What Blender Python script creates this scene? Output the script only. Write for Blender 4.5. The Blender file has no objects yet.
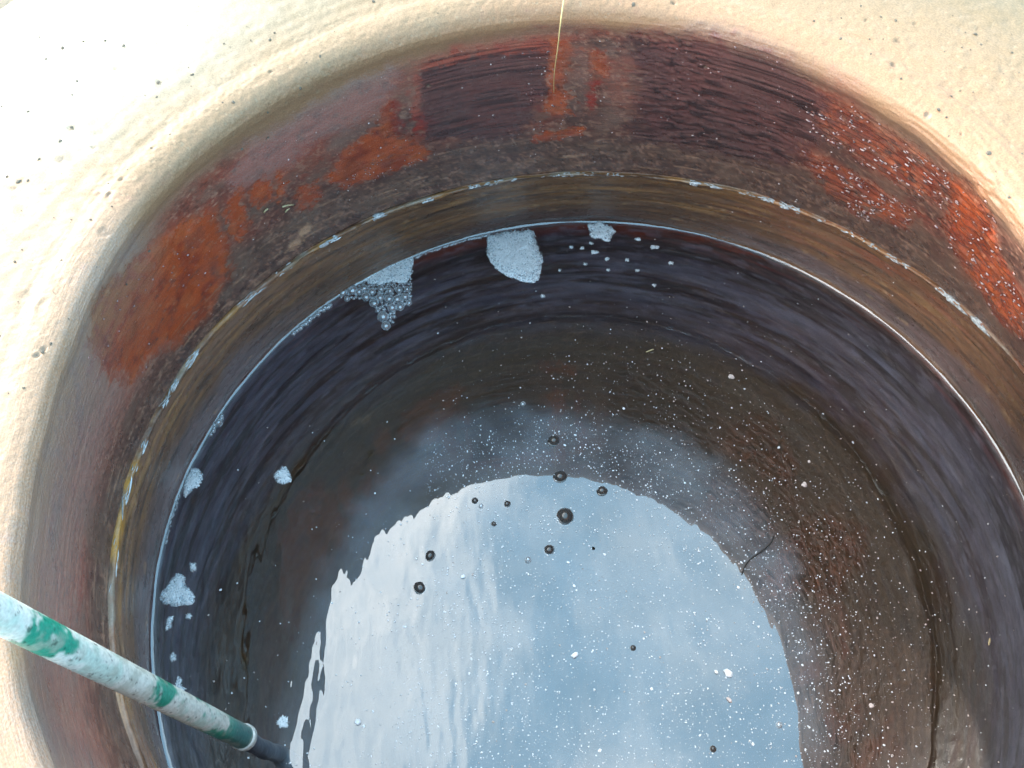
import bpy, math, random
import numpy as np
from mathutils import Vector, Matrix

rnd = random.Random(7)
SC = bpy.context.scene
COL = SC.collection

# ------------------------------------------------------------------ camera
TILT, ROLL, FPX = .582, -.068, 950.0
CAM = np.array([0, 0, 1.0])
_fw = np.array([0, math.sin(TILT), -math.cos(TILT)])
_r = np.array([1.0, 0, 0]); _u = np.cross(_r, _fw)
RT = _r*math.cos(ROLL) + _u*math.sin(ROLL)
UP = -_r*math.sin(ROLL) + _u*math.cos(ROLL)
cam = bpy.data.cameras.new('camera'); camo = bpy.data.objects.new('camera', cam); COL.objects.link(camo)
M = Matrix(((RT[0], UP[0], -_fw[0], 0), (RT[1], UP[1], -_fw[1], 0), (RT[2], UP[2], -_fw[2], 1.0), (0, 0, 0, 1)))
camo.matrix_world = M
cam.sensor_width = 36; cam.lens = 36*FPX/1024; cam.clip_start = .01; cam.clip_end = 500
SC.camera = camo

# ------------------------------------------------------------------ light
SUN = Vector((-.66, .75, .44)).normalized()
EXPOSURE = .85
sun = bpy.data.lights.new('sun', 'SUN'); sun.energy = 3.8; sun.angle = math.radians(1.2); sun.color = (1, .95, .86)
suno = bpy.data.objects.new('sun', sun); COL.objects.link(suno)
suno.rotation_euler = (-SUN).to_track_quat('-Z', 'Y').to_euler()

W = bpy.data.worlds.new('World'); SC.world = W; W.use_nodes = True
nt = W.node_tree; nt.nodes.clear()
def N(t, k, **kw):
    n = t.nodes.new(k)
    for a, b in kw.items():
        if a.startswith('i_'):
            key = a[2:]
            key = int(key) if key.isdigit() else key.replace('_', ' ')
            n.inputs[key].default_value = b
        else: setattr(n, a, b)
    return n
sky = N(nt, 'ShaderNodeTexSky', sky_type='NISHITA', sun_disc=False)
sky.sun_elevation = math.asin(SUN.z); sky.sun_rotation = math.atan2(SUN.x, SUN.y)
sky.air_density = 1.4; sky.dust_density = 2.5
tc = N(nt, 'ShaderNodeTexCoord')
sep = N(nt, 'ShaderNodeSeparateXYZ'); nt.links.new(tc.outputs['Generated'], sep.inputs[0])
# clouds: project the direction on a flat layer overhead so that they foreshorten towards the horizon
mx = N(nt, 'ShaderNodeMath', operation='MAXIMUM', i_1=.12); nt.links.new(sep.outputs[2], mx.inputs[0])
dx = N(nt, 'ShaderNodeMath', operation='DIVIDE'); nt.links.new(sep.outputs[0], dx.inputs[0]); nt.links.new(mx.outputs[0], dx.inputs[1])
dy = N(nt, 'ShaderNodeMath', operation='DIVIDE'); nt.links.new(sep.outputs[1], dy.inputs[0]); nt.links.new(mx.outputs[0], dy.inputs[1])
cb = N(nt, 'ShaderNodeCombineXYZ'); nt.links.new(dx.outputs[0], cb.inputs[0]); nt.links.new(dy.outputs[0], cb.inputs[1])
n1 = N(nt, 'ShaderNodeTexNoise', i_Scale=2.6, i_Detail=7, i_Roughness=.55, i_Distortion=.35)
mp = N(nt, 'ShaderNodeMapping'); mp.inputs['Location'].default_value = (3.1, 1.4, 0); mp.inputs['Rotation'].default_value = (0, 0, .5); mp.inputs['Scale'].default_value = (1.0, .9, 1)
nt.links.new(cb.outputs[0], mp.inputs[0]); nt.links.new(mp.outputs[0], n1.inputs['Vector'])
# more cloud towards one side of the sky (north-west), clear blue on the other
gr = N(nt, 'ShaderNodeMath', operation='MULTIPLY_ADD'); nt.links.new(dx.outputs[0], gr.inputs[0]); gr.inputs[1].default_value = -.42; gr.inputs[2].default_value = 0
g2 = N(nt, 'ShaderNodeMath', operation='MULTIPLY_ADD'); nt.links.new(dy.outputs[0], g2.inputs[0]); g2.inputs[1].default_value = .26; nt.links.new(gr.outputs[0], g2.inputs[2])
g3 = N(nt, 'ShaderNodeClamp'); nt.links.new(g2.outputs[0], g3.inputs[0]); g3.inputs[1].default_value = -.3; g3.inputs[2].default_value = .3
ad = N(nt, 'ShaderNodeMath', operation='ADD'); nt.links.new(n1.outputs[0], ad.inputs[0]); nt.links.new(g3.outputs[0], ad.inputs[1])
cr = N(nt, 'ShaderNodeMapRange', interpolation_type='SMOOTHSTEP'); nt.links.new(ad.outputs[0], cr.inputs[0])
cr.inputs[1].default_value = .46; cr.inputs[2].default_value = .76
bgs = N(nt, 'ShaderNodeBackground', i_Strength=.15); 
nt.links.new(sky.outputs[0], bgs.inputs[0])
bgc = N(nt, 'ShaderNodeBackground', i_Strength=3.3); bgc.inputs[0].default_value = (.93, .98, 1, 1)
mixw = N(nt, 'ShaderNodeMixShader'); nt.links.new(cr.outputs[0], mixw.inputs[0]); nt.links.new(bgs.outputs[0], mixw.inputs[1]); nt.links.new(bgc.outputs[0], mixw.inputs[2])
# thin bright haze veil over the whole sky
bgh = N(nt, 'ShaderNodeBackground', i_Strength=2.15); bgh.inputs[0].default_value = (.40, .73, 1, 1)
veil = N(nt, 'ShaderNodeAddShader')
mixh = N(nt, 'ShaderNodeMixShader', i_0=.8); nt.links.new(bgs.outputs[0], mixh.inputs[1]); nt.links.new(bgh.outputs[0], mixh.inputs[2])
nt.links.new(mixh.outputs[0], mixw.inputs[1])
nt.nodes.remove(veil)
wo = N(nt, 'ShaderNodeOutputWorld'); nt.links.new(mixw.outputs[0], wo.inputs[0])

vs = SC.view_settings; vs.view_transform = 'Standard'; vs.look = 'None'; vs.exposure = EXPOSURE; vs.gamma = 1; vs.use_curve_mapping = False
SC.cycles.max_bounces = 10; SC.cycles.transparent_max_bounces = 16

# ------------------------------------------------------------------ helpers
def ray(x, y):
    return _fw + (x-512)/FPX*RT - (y-384)/FPX*UP
def at(x, y, z):
    d = ray(x, y); t = (z-1)/d[2]
    return CAM + d*t
def atd(x, y, depth):
    return CAM + ray(x, y)*depth
def project(P):
    d = P - CAM; z = d@_fw
    return 512+FPX*(d@RT)/z, 384-FPX*(d@UP)/z, z

def tag(o, label=None, cat=None, group=None, kind=None):
    if label: o['label'] = label
    if cat: o['category'] = cat
    if group: o['group'] = group
    if kind: o['kind'] = kind
    return o
def empty(name, loc):
    o = bpy.data.objects.new(name, None); COL.objects.link(o); o.location = loc; o.empty_display_size = .05
    return o
def link(name, me, mat=None, parent=None, loc=None):
    o = bpy.data.objects.new(name, me); COL.objects.link(o)
    if mat and len(me.materials) == 0: me.materials.append(mat)
    if parent:
        o.parent = parent
    if loc is not None: o.location = loc
    return o
def mesh(name, V, F, smooth=True):
    me = bpy.data.meshes.new(name)
    V = np.asarray(V, dtype=np.float32)
    if isinstance(F, np.ndarray):
        me.vertices.add(len(V)); me.vertices.foreach_set('co', V.ravel())
        k = F.shape[1]
        me.loops.add(F.size); me.loops.foreach_set('vertex_index', F.ravel().astype(np.int32))
        me.polygons.add(len(F)); me.polygons.foreach_set('loop_start', np.arange(0, F.size, k, dtype=np.int32))
        me.update(calc_edges=True)
    else:
        me.from_pydata([tuple(map(float, v)) for v in V], [], F)
    me.polygons.foreach_set('use_smooth', np.full(len(me.polygons), smooth))
    me.validate(); me.update()
    return me
def colattr(me, name, arr):
    a = me.color_attributes.new(name, 'FLOAT_COLOR', 'POINT')
    b = np.ones((len(arr), 4), dtype=np.float32); b[:, :arr.shape[1]] = arr
    a.data.foreach_set('color', b.ravel())
def setuv(me, uv, F):
    l = me.uv_layers.new(name='UVMap')
    l.data.foreach_set('uv', uv[F.ravel()].astype(np.float32).ravel())

def _hash(i, j, seed):
    h = (i.astype(np.int64)*374761393 + j.astype(np.int64)*668265263 + seed*1442695041) & 0xffffffff
    h = ((h ^ (h >> 13))*1274126177) & 0xffffffff
    return ((h ^ (h >> 16)) & 0xffffff)/float(0xffffff)
def vnoise(x, y, seed=0):
    i = np.floor(x); j = np.floor(y); a = x-i; b = y-j
    a = a*a*a*(a*(a*6-15)+10); b = b*b*b*(b*(b*6-15)+10)
    return ((_hash(i, j, seed)*(1-a)+_hash(i+1, j, seed)*a)*(1-b) + (_hash(i, j+1, seed)*(1-a)+_hash(i+1, j+1, seed)*a)*b)*2-1
def fbm(x, y, seed=0, o=4, g=.5):
    s = 0; A = 1; T = 0
    for k in range(o):
        s = s+A*vnoise(x*2**k+17.3*k, y*2**k-9.1*k, seed+k); T += A; A *= g
    return s/T
def sst(a, b, x):
    t = np.clip((x-a)/(b-a), 0, 1); return t*t*(3-2*t)
def polysdf(u, v, P):
    """signed distance (negative inside) of points to polygon P"""
    P = np.asarray(P, float); n = len(P)
    d = np.full(u.shape, 1e9); ins = np.zeros(u.shape, bool)
    for k in range(n):
        ax, ay = P[k]; bx, by = P[(k+1) % n]
        ex, ey = bx-ax, by-ay
        t = np.clip(((u-ax)*ex+(v-ay)*ey)/(ex*ex+ey*ey+1e-12), 0, 1)
        d = np.minimum(d, (u-ax-t*ex)**2+(v-ay-t*ey)**2)
        c = ((ay > v) != (by > v)) & (u < ex*(v-ay)/(ey if abs(ey) > 1e-12 else 1e-12)+ax)
        ins ^= c
    d = np.sqrt(d)
    return np.where(ins, -d, d)
def srgb(r, g, b):
    return np.array([((c/255+.055)/1.055)**2.4 if c > 10 else c/255/12.92 for c in (r, g, b)])

# ------------------------------------------------------------------ materials
def newmat(name):
    m = bpy.data.materials.new(name); m.use_nodes = True
    t = m.node_tree; t.nodes.clear()
    return m, t
def simple(name, col, rough=.5, metal=0, noise=0, nscale=60, bump=0, bscale=200, coat=0, spec=.5):
    m, t = newmat(name)
    p = N(t, 'ShaderNodeBsdfPrincipled'); o = N(t, 'ShaderNodeOutputMaterial'); t.links.new(p.outputs[0], o.inputs[0])
    p.inputs['Base Color'].default_value = (*col, 1); p.inputs['Roughness'].default_value = rough; p.inputs['Metallic'].default_value = metal
    p.inputs['Coat Weight'].default_value = coat; p.inputs['Specular IOR Level'].default_value = spec
    g = N(t, 'ShaderNodeTexCoord')
    if noise:
        n = N(t, 'ShaderNodeTexNoise', i_Scale=nscale, i_Detail=5); t.links.new(g.outputs['Object'], n.inputs[0])
        r = N(t, 'ShaderNodeMapRange'); r.inputs[1].default_value = .3; r.inputs[2].default_value = .7; r.inputs[3].default_value = 1-noise; r.inputs[4].default_value = 1+noise
        t.links.new(n.outputs[0], r.inputs[0])
        v = N(t, 'ShaderNodeVectorMath', operation='SCALE'); v.inputs[0].default_value = col; t.links.new(r.outputs[0], v.inputs['Scale'])
        t.links.new(v.outputs[0], p.inputs['Base Color'])
    if bump:
        n = N(t, 'ShaderNodeTexNoise', i_Scale=bscale, i_Detail=4); t.links.new(g.outputs['Object'], n.inputs[0])
        b = N(t, 'ShaderNodeBump', i_Strength=1.0, i_Distance=bump); t.links.new(n.outputs[0], b.inputs['Height']); t.links.new(b.outputs[0], p.inputs['Normal'])
    return m

def clay_material():
    # colours come from the 'glaze' attribute; 'surf' holds roughness, dust amount and fine relief
    m, t = newmat('glazed_stoneware')
    L = t.links.new
    p = N(t, 'ShaderNodeBsdfPrincipled'); o = N(t, 'ShaderNodeOutputMaterial'); L(p.outputs[0], o.inputs[0])
    c = N(t, 'ShaderNodeAttribute', attribute_name='glaze'); s = N(t, 'ShaderNodeAttribute', attribute_name='surf')
    sp = N(t, 'ShaderNodeSeparateColor'); L(s.outputs['Color'], sp.inputs[0])
    uv = N(t, 'ShaderNodeUVMap')
    # fine grain
    gn = N(t, 'ShaderNodeTexNoise', i_Scale=620, i_Detail=5, i_Roughness=.7); L(uv.outputs[0], gn.inputs[0])
    gr = N(t, 'ShaderNodeMapRange'); gr.inputs[1].default_value = .3; gr.inputs[2].default_value = .7; gr.inputs[3].default_value = .68; gr.inputs[4].default_value = 1.32; L(gn.outputs[0], gr.inputs[0])
    sc = N(t, 'ShaderNodeVectorMath', operation='SCALE'); L(c.outputs['Color'], sc.inputs[0]); L(gr.outputs[0], sc.inputs['Scale'])
    # powdery dust
    dn = N(t, 'ShaderNodeTexNoise', i_Scale=520, i_Detail=5, i_Roughness=.7); L(uv.outputs[0], dn.inputs[0])
    da = N(t, 'ShaderNodeMath', operation='MULTIPLY_ADD', i_1=.75, i_2=0); L(sp.outputs[1], da.inputs[0])
    db = N(t, 'ShaderNodeMath', operation='ADD'); L(da.outputs[0], db.inputs[0]); L(dn.outputs[0], db.inputs[1])
    dr = N(t, 'ShaderNodeMapRange'); dr.inputs[1].default_value = .68; dr.inputs[2].default_value = 1.15; dr.inputs[3].default_value = 0; dr.inputs[4].default_value = .85; L(db.outputs[0], dr.inputs[0])
    dm = N(t, 'ShaderNodeMix', data_type='RGBA'); L(dr.outputs[0], dm.inputs[0]); L(sc.outputs[0], dm.inputs[6]); dm.inputs[7].default_value = (.36, .31, .27, 1)
    L(dm.outputs[2], p.inputs['Base Color'])
    # roughness
    rn = N(t, 'ShaderNodeTexNoise', i_Scale=60, i_Detail=6); L(uv.outputs[0], rn.inputs[0])
    rr = N(t, 'ShaderNodeMapRange'); rr.inputs[1].default_value = .3; rr.inputs[2].default_value = .7; rr.inputs[3].default_value = -.1; rr.inputs[4].default_value = .12; L(rn.outputs[0], rr.inputs[0])
    ra = N(t, 'ShaderNodeMath', operation='ADD', use_clamp=True); L(sp.outputs[0], ra.inputs[0]); L(rr.outputs[0], ra.inputs[1])
    L(ra.outputs[0], p.inputs['Roughness'])
    # fine relief
    st = N(t, 'ShaderNodeMapping'); st.inputs['Scale'].default_value = (60, 520, 1); L(uv.outputs[0], st.inputs[0])
    b1 = N(t, 'ShaderNodeTexNoise', i_Scale=1, i_Detail=5, i_Roughness=.6); L(st.outputs[0], b1.inputs[0])
    b2 = N(t, 'ShaderNodeTexNoise', i_Scale=480, i_Detail=4, i_Roughness=.65); L(uv.outputs[0], b2.inputs[0])
    ba = N(t, 'ShaderNodeMath', operation='MULTIPLY_ADD', i_1=.6); L(b2.outputs[0], ba.inputs[0]); L(b1.outputs[0], ba.inputs[2])
    bm = N(t, 'ShaderNodeMath', operation='MULTIPLY'); L(ba.outputs[0], bm.inputs[0]); L(sp.outputs[2], bm.inputs[1])
    bp = N(t, 'ShaderNodeBump', i_Strength=1.0, i_Distance=.0022); L(bm.outputs[0], bp.inputs['Height']); L(bp.outputs[0], p.inputs['Normal'])
    p.inputs['Specular IOR Level'].default_value = .6
    return m
MCLAY = clay_material()

# ------------------------------------------------------------------ the jar
# profile of the vessel: r, z, tilt weight (the joint of the neck runs a little askew), rows to the next point
PROF = [
 (.001, -1.02, 0, 3), (.20, -1.01, 0, 4), (.34, -.96, 0, 8), (.44, -.83, 0, 16), (.50, -.60, 0, 34), (.523, -.36, 0, 46), (.521, -.16, 0, 46),
 (.500, -.012, 0, 8), (.496, 0, 0, 8), (.491, .02, .1, 24), (.474, .10, .6, 26), (.4555, .170, .95, 20), (.4475, .198, 1, 8),   # band above the water
 (.4446, .2032, 1, 6), (.4490, .2058, 1, 5), (.4476, .2090, 1, 5), (.4440, .2125, 1, 22),                        # the open joint
 (.430, .262, .8, 60), (.400, .352, .4, 80), (.3725, .432, .08, 14), (.3665, .448, 0, 14), (.3705, .4585, 0, 12), (.382, .4645, 0, 10),
 (.394, .4662, 0, 8), (.402, .4656, 0, 8), (.412, .4668, 0, 14), (.45, .4700, 0, 22), (.53, .4700, 0, 22), (.62, .4620, 0, 14), (.70, .4500, 0, 6),
 (.748, .433, 0, 4), (.762, .405, 0, 4), (.745, .38, 0, 4), (.64, .365, 0, 4), (.612, .33, 0, 4), (.61, .1, 0, 6), (.605, -.3, 0, 6), (.56, -.7, 0, 5), (.45, -1.05, 0, 3), (.40, -1.07, 0, 2), (.001, -1.07, 0, 0)]
def build_profile():
    P = np.array([p[:3] for p in PROF]); out = []; key = []
    for i in range(len(PROF)-1):
        n = PROF[i][3]
        p0 = P[max(i-1, 0)]; p1 = P[i]; p2 = P[i+1]; p3 = P[min(i+2, len(P)-1)]
        l1 = np.linalg.norm(p2-p1)+1e-9; l0 = np.linalg.norm(p1-p0)+1e-9; l2 = np.linalg.norm(p3-p2)+1e-9
        m1 = (p2-p0)/(l0+l1)*l1; m2 = (p3-p1)/(l1+l2)*l1
        key.append(len(out))
        for k in range(n):
            t = k/n
            out.append((2*t**3-3*t**2+1)*p1+(t**3-2*t**2+t)*m1+(-2*t**3+3*t**2)*p2+(t**3-t**2)*m2)
    key.append(len(out)); out.append(P[-1])
    return np.array(out), key
ROWS, KEY = build_profile()
S = np.concatenate([[0], np.cumsum(np.hypot(np.diff(ROWS[:, 0]), np.diff(ROWS[:, 1])))])
K_WATER, K_CRACK, K_GLAZE, K_MOUTH, K_FLANGE = KEY[8], KEY[13], KEY[16], KEY[20], KEY[30]
SW, SCR, SM = S[K_WATER], S[KEY[14]], S[K_MOUTH]
# columns: dense where the photograph looks (the far 240 degrees), coarse behind
TH = np.radians(np.concatenate([np.linspace(-90, -32, 60, endpoint=False), np.linspace(-32, 205, 1130, endpoint=False), np.linspace(205, 270, 66)]))
NR, NC = len(ROWS), len(TH)
TT, RR_ = np.meshgrid(TH, ROWS[:, 0]); ZZ = np.repeat(ROWS[:, 1][:, None], NC, 1); WW = np.repeat(ROWS[:, 2][:, None], NC, 1)
SS = np.repeat(S[:, None], NC, 1); UU = TT*.42
VV = SS - SCR                       # height coordinate along the profile, 0 at the joint
def centre(z):
    k = np.clip((z-.17)/(.443-.17), 0, 1)
    return .079-.056*k, .429-.031*k
CX, CY = centre(ZZ)
_dg = np.degrees(TT)
WIDE = np.interp(_dg, [-90, -55, -35, -12, 5, 20, 148, 160, 172, 184, 196, 208, 225, 270], [.05, .05, .038, .006, .0, 0, 0, -.004, -.008, -.006, .004, .022, .04, .05])
WIDE = WIDE*sst(.10, .42, ZZ)*(np.arange(NR)[:, None] <= KEY[31])
RR_ = RR_+WIDE
outer = np.arange(NR)[:, None] > K_FLANGE
CX = np.where(outer, .023, CX); CY = np.where(outer, .398, CY)
ZT = ZZ + WW*(-.135*RR_*np.sin(TT))*.95
# the rim dips a little towards the left, and the joint wavers
_k = np.where(np.arange(NR)[:, None] >= KEY[31], 1, sst(.20, .44, ZZ))*np.where(np.arange(NR)[:, None] > KEY[34], 0, 1)
ZT = ZT + _k*(.046*np.minimum(RR_, .75)*np.cos(TT)-.024*np.minimum(RR_, .75)*np.sqrt(.02+np.cos(TT)**2))
ZT = ZT + .0032*fbm(UU*9, UU*0, 301, 4)*np.exp(-((ZZ-.205)/.03)**2)*(np.arange(NR)[:, None] < KEY[20])
B = np.stack([CX+RR_*np.cos(TT), CY+RR_*np.sin(TT), ZT], 2)          # smooth surface
# normals (towards the inside / up)
dU = np.gradient(B, axis=1); dV = np.gradient(B, axis=0)
NRM = np.cross(dV, dU); NRM /= (np.linalg.norm(NRM, axis=2, keepdims=True)+1e-12)
PX, PY, _ = project(B)
VIEW = B-CAM; VIEW = VIEW/np.linalg.norm(VIEW, axis=2, keepdims=True)
FACING = (NRM*VIEW).sum(2)
def surf(x, y, lo=None, hi=None):
    """surface coordinates (u, v), point and normal of what the camera line through x, y meets"""
    lo = KEY[9] if lo is None else lo; hi = K_FLANGE if hi is None else hi
    d = (PX[lo:hi]-x)**2+(PY[lo:hi]-y)**2
    d = d + (FACING[lo:hi] > -.02)*1e9
    i, j = np.unravel_index(np.argmin(d), d.shape); i += lo
    return UU[i, j], VV[i, j], B[i, j], NRM[i, j]
def UVP(pts):
    return [surf(*p)[:2] for p in pts]

def R_(key): return KEY[key]
def jar_fields():
    u, v = UU, VV
    glaze = np.zeros((NR, NC, 3)); rough = np.full((NR, NC), .5); dust = np.zeros((NR, NC)); fine = np.full((NR, NC), .3)
    H = np.zeros((NR, NC))
    wu = u+.010*fbm(u*40, v*40, 3, 5, .65); wv = v+.009*fbm(u*38, v*50, 5, 5, .65)
    long1 = fbm(u*7, v*150, 11, 4)                    # throwing lines
    long2 = fbm(u*14, v*420, 21, 3)
    blot = fbm(u*22, v*26, 31, 5)
    blotf = fbm(u*110, v*120, 37, 4)
    vm = SM-SCR                                       # v at the mouth
    grit_ = fbm(u*300, v*300, 39, 2)
    def lay(c, m):
        nonlocal glaze
        glaze = glaze*(1-m[..., None])+np.asarray(c)*m[..., None]
    one = np.ones_like(u)
    # --- glazed neck
    lay((.060, .040, .038), one)
    lay((.098, .078, .066), sst(.12, .03, v+.03*blot)*sst(-.6, .5, long1)*.8)           # grey brown scraped foot
    lay((.135, .072, .060), sst(.1, .9, blot+.5)*.6*sst(.02, .2, v))
    lay((.19, .045, .028), sst(.05, .5, fbm(u*18+2, v*26, 33, 5))*.55*sst(.07, .15, v))
    lay((.028, .018, .018), sst(.1, .5, fbm(u*70, v*90, 35, 4))*.45)
    lay((.17, .14, .12), sst(.18, .5, fbm(u*50+5, v*140, 36, 5))*.4)
    lay((.030, .018, .020), sst(.25, .75, long1)*.55)
    # left: dusty purple brown
    uleft = sst(math.radians(146)*.42, math.radians(158)*.42, u)*sst(math.radians(262)*.42, math.radians(225)*.42, u)
    lay((.26, .115, .085), uleft*.65*sst(.03, .12, v))
    lay((.20, .055, .035), uleft*sst(.15, .5, fbm(u*16, v*22, 63, 4))*.7*sst(.05, .12, v))
    lay((.17, .042, .024), sst(-.25, .5, fbm(u*13+6, v*20, 65, 5))*.65*sst(.06, .13, v)*sst(math.radians(15)*.42, math.radians(35)*.42, u))
    lay((.26, .20, .17), sst(.3, .5, grit_+.35*blotf)*.45); lay((.02, .014, .014), sst(-.3, -.5, grit_+.35*blotf)*.5)
    lay((.10, .085, .075), sst(.05, .45, fbm(u*24+2, v*32, 66, 5))*.5)
    orange = np.zeros_like(u)
    def patch(pts, soft=.003, amt=1.0, warp=1.0):
        P = np.array(UVP(pts))
        uu = u+(wu-u)*warp; vv2 = v+(wv-v)*warp
        bb = ((u > P[:, 0].min()-.04) & (u < P[:, 0].max()+.04) & (v > P[:, 1].min()-.04) & (v < P[:, 1].max()+.04))
        m = np.zeros_like(u)
        m[bb] = sst(soft*2.0, -soft*2.0, polysdf(uu[bb], vv2[bb], P)+.009*blotf[bb]+.005*grit_[bb])*amt
        return m
    red = patch([(255,137),(300,103),(350,74),(395,62),(402,85),(380,112),(350,130),(320,142),(290,168),(262,182),(235,195),(225,180)], .008)
    lay((.200, .075, .062), red*.8*sst(-.9, .3, blotf)); 
    orange = np.maximum(orange, patch([(95,300),(130,265),(160,240),(190,222),(215,213),(222,240),(230,272),(212,300),(205,318),(180,342),(150,355),(132,382),(108,376),(90,345)], .006))
    orange = np.maximum(orange, patch([(230,200),(240,188),(249,225),(238,240),(228,222)], .003))
    orange = np.maximum(orange, patch([(252,188),(262,178),(270,200),(258,206)], .003))
    orange = np.maximum(orange, patch([(274,176),(281,168),(286,196),(276,200)], .003, .8))
    orange = np.maximum(orange, patch([(295,190),(318,182),(320,202),(302,207)], .003, .8))
    orange = np.maximum(orange, patch([(326,178),(347,150),(365,135),(377,126),(395,138),(415,140),(428,149),(423,160),(381,175),(350,187),(338,184)], .0025, 1, .5))
    orange = np.maximum(orange, patch([(378,113),(390,97),(396,120),(393,138),(380,134)], .0025, .7, .5))
    orange = np.maximum(orange, patch([(547,40),(567,40),(565,75),(570,110),(548,111),(545,80)], .003, .65))
    orange = np.maximum(orange, patch([(546,91),(570,90),(571,111),(547,112)], .002))
    orange = np.maximum(orange, patch([(586,50),(606,50),(604,76),(592,78)], .003, .6))
    orange = np.maximum(orange, patch([(536,133),(583,126),(584,132),(560,138),(537,141)], .002))
    J = patch([(807,100),(850,105),(892,130),(930,160),(955,185),(935,200),(905,190),(870,165),(830,140)], .006)
    J2 = patch([(800,152),(835,165),(870,183),(915,212),(905,226),(862,218),(832,196)], .005)
    K = patch([(952,178),(992,180),(998,250),(1022,300),(1023,335),(1000,320),(962,262),(945,225)], .006)
    orange = np.maximum(orange, np.maximum(J*.5*sst(-.4, .3, blotf+long2*.7), np.maximum(J2*.6*sst(-.5, .3, blotf+blot), K*.75*sst(-.9, 0, blotf))))
    orange = np.maximum(orange, .3*sst(.3, .6, fbm(u*12+3, v*14, 71, 4))*(u < math.radians(30)*.42)*sst(.04, .1, v))
    fine_b = fbm(u*190, v*190, 39, 3)
    lay((.300, .075, .024), orange*sst(-.75, .15, blotf+.25+.4*blot))
    jk_ = np.clip(J+J2+K, 0, 1); lay((.150, .028, .018), orange*sst(.05, .5, fbm(u*45, v*45, 38, 5))*.6); lay((.10, .026, .018), jk_*sst(-.3, .35, fbm(u*55, v*90, 44, 4))*.75)
    lay((.36, .125, .05), orange*sst(.1, .45, fbm(u*60+3, v*60, 40, 4))*.5)
    lay((.10, .05, .04), orange*.6*sst(.2, .45, fbm(u*26+9, v*30, 42, 5))*.6)
    lay((.30, .24, .20), orange*sst(.42, .6, fine_b)*.4)
    dred = np.maximum(patch([(415,113),(436,114),(437,126),(425,133),(416,130)], .002), patch([(585,84),(595,84),(595,106),(586,106)], .002))
    dred = np.maximum(dred, patch([(530,93),(543,93),(543,111),(531,109)], .003, .8))
    dred = np.maximum(dred, patch([(388,98),(401,96),(402,130),(392,134)], .002, .6))
    lay((.150, .022, .016), dred)
    # dark rippled panels
    G = patch([(413,64),(460,50),(530,40),(547,42),(546,95),(530,118),(500,140),(430,140),(418,108)], .003, 1, .4)
    Gb = patch([(410,60),(460,46),(530,35),(549,38),(549,52),(530,52),(460,62),(420,74),(420,112),(411,112)], .002, .7, .4)
    I = patch([(634,38),(680,30),(727,28),(792,55),(832,100),(812,150),(780,170),(700,150),(634,140)], .008)
    lay((.062, .036, .042), np.maximum(G, I)*.85)
    lay((.200, .060, .045), Gb)
    lay((.19, .06, .045), patch([(634,34),(680,28),(727,26),(792,50),(800,62),(727,42),(650,48)], .004, .15))
    # grey violet drips
    gv = np.maximum(patch([(403,50),(413,50),(414,135),(404,136)], .006, .7, 1.8), patch([(569,45),(584,42),(583,108),(570,106)], .006, .7, 1.8))
    gv = np.maximum(gv, patch([(606,45),(632,40),(632,125),(600,125),(606,90)], .006, .7, 1.8))
    gv = np.maximum(gv, patch([(325,145),(350,130),(380,112),(382,120),(352,142),(330,158)], .004, .7))
    lay((.135, .112, .108), gv*.62*sst(-.7, .3, blotf+.7*blot+.2))
    lay((.30, .25, .19), patch([(300,232),(309,222),(312,228),(296,248),(290,250)], .002, .9) )
    lay((.24, .20, .16), sst(.42, .62, fbm(u*22, v*330, 91, 3))*sst(.12, .03, v)*.75)      # pale scratches along the turning
    # ripple relief
    rp = fbm(u*38+6*vnoise(u*9, v*9, 4), v*260, 41, 2)
    rp2 = fbm(u*60+4*vnoise(u*13, v*13, 6), v*300, 45, 2)
    H += .0013*rp*I + .0009*fbm(u*20, v*420, 43, 2)*G + .0013*rp2*np.maximum(np.maximum(J, J2), K*.9) + .0008*rp2*sst(.05, .12, v)*sst(math.radians(50)*.42, math.radians(25)*.42, u)
    ri = sst(.12, .34, rp)*I*.8*sst(-.5, .3, fbm(u*25, v*25, 47, 2)+.2)
    lay((.015, .009, .011), ri)
    lay((.020, .012, .015), sst(.1, .4, fbm(u*20, v*420, 43, 2))*G*.7)
    ripl = np.clip(G+I+J+J2+K, 0, 1)
    H += .00035*long1*sst(0, .03, v) + .0012*fbm(u*30, v*30, 53, 3)*orange + .0005*fbm(u*9, v*60, 57, 3)
    rough = .36 - .22*np.maximum(orange, np.clip(J+J2+K, 0, 1)) - .08*ripl + .08*blot
    rough = rough - .1*sst(.12, 0, v)
    fine = .22 + .2*uleft + .1*ripl
    dust = .10 + .42*uleft*sst(.02, .14, v) + .35*red + .25*sst(.5, 0, np.abs(v-vm)/.08)*.6
    dust = dust*(1-.55*orange)
    gain = (1.5-.4*orange)[..., None]*np.array((1.38, .94, .72))
    glaze = glaze*gain
    # --- powdery change from glaze to bare clay along the mouth
    wide = 1+2.2*uleft+.8*sst(math.radians(60)*.42, math.radians(30)*.42, u)
    edge = v - vm + .010*fbm(u*20, v*10, 81, 4) + .004*blotf
    # (the glaze stops lower or higher round the mouth)
    bp = np.array([surf(*p)[:2] for p in ((2,720),(12,600),(38,470),(62,380),(95,290),(150,215),(200,170),(260,130),(330,92),(395,60),(450,42),(510,30),(560,22),(640,22),(727,26),(792,46),(850,85),(900,120),(960,165),(1020,222))])
    bp = bp[np.argsort(bp[:, 0])]
    ea = np.interp(u, bp[:, 0], bp[:, 1]-vm)
    ea = ea*sst(math.radians(240)*.42, math.radians(205)*.42, u)
    edge = (edge-ea)/wide
    ochre = sst(-.030, -.004, edge)
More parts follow.
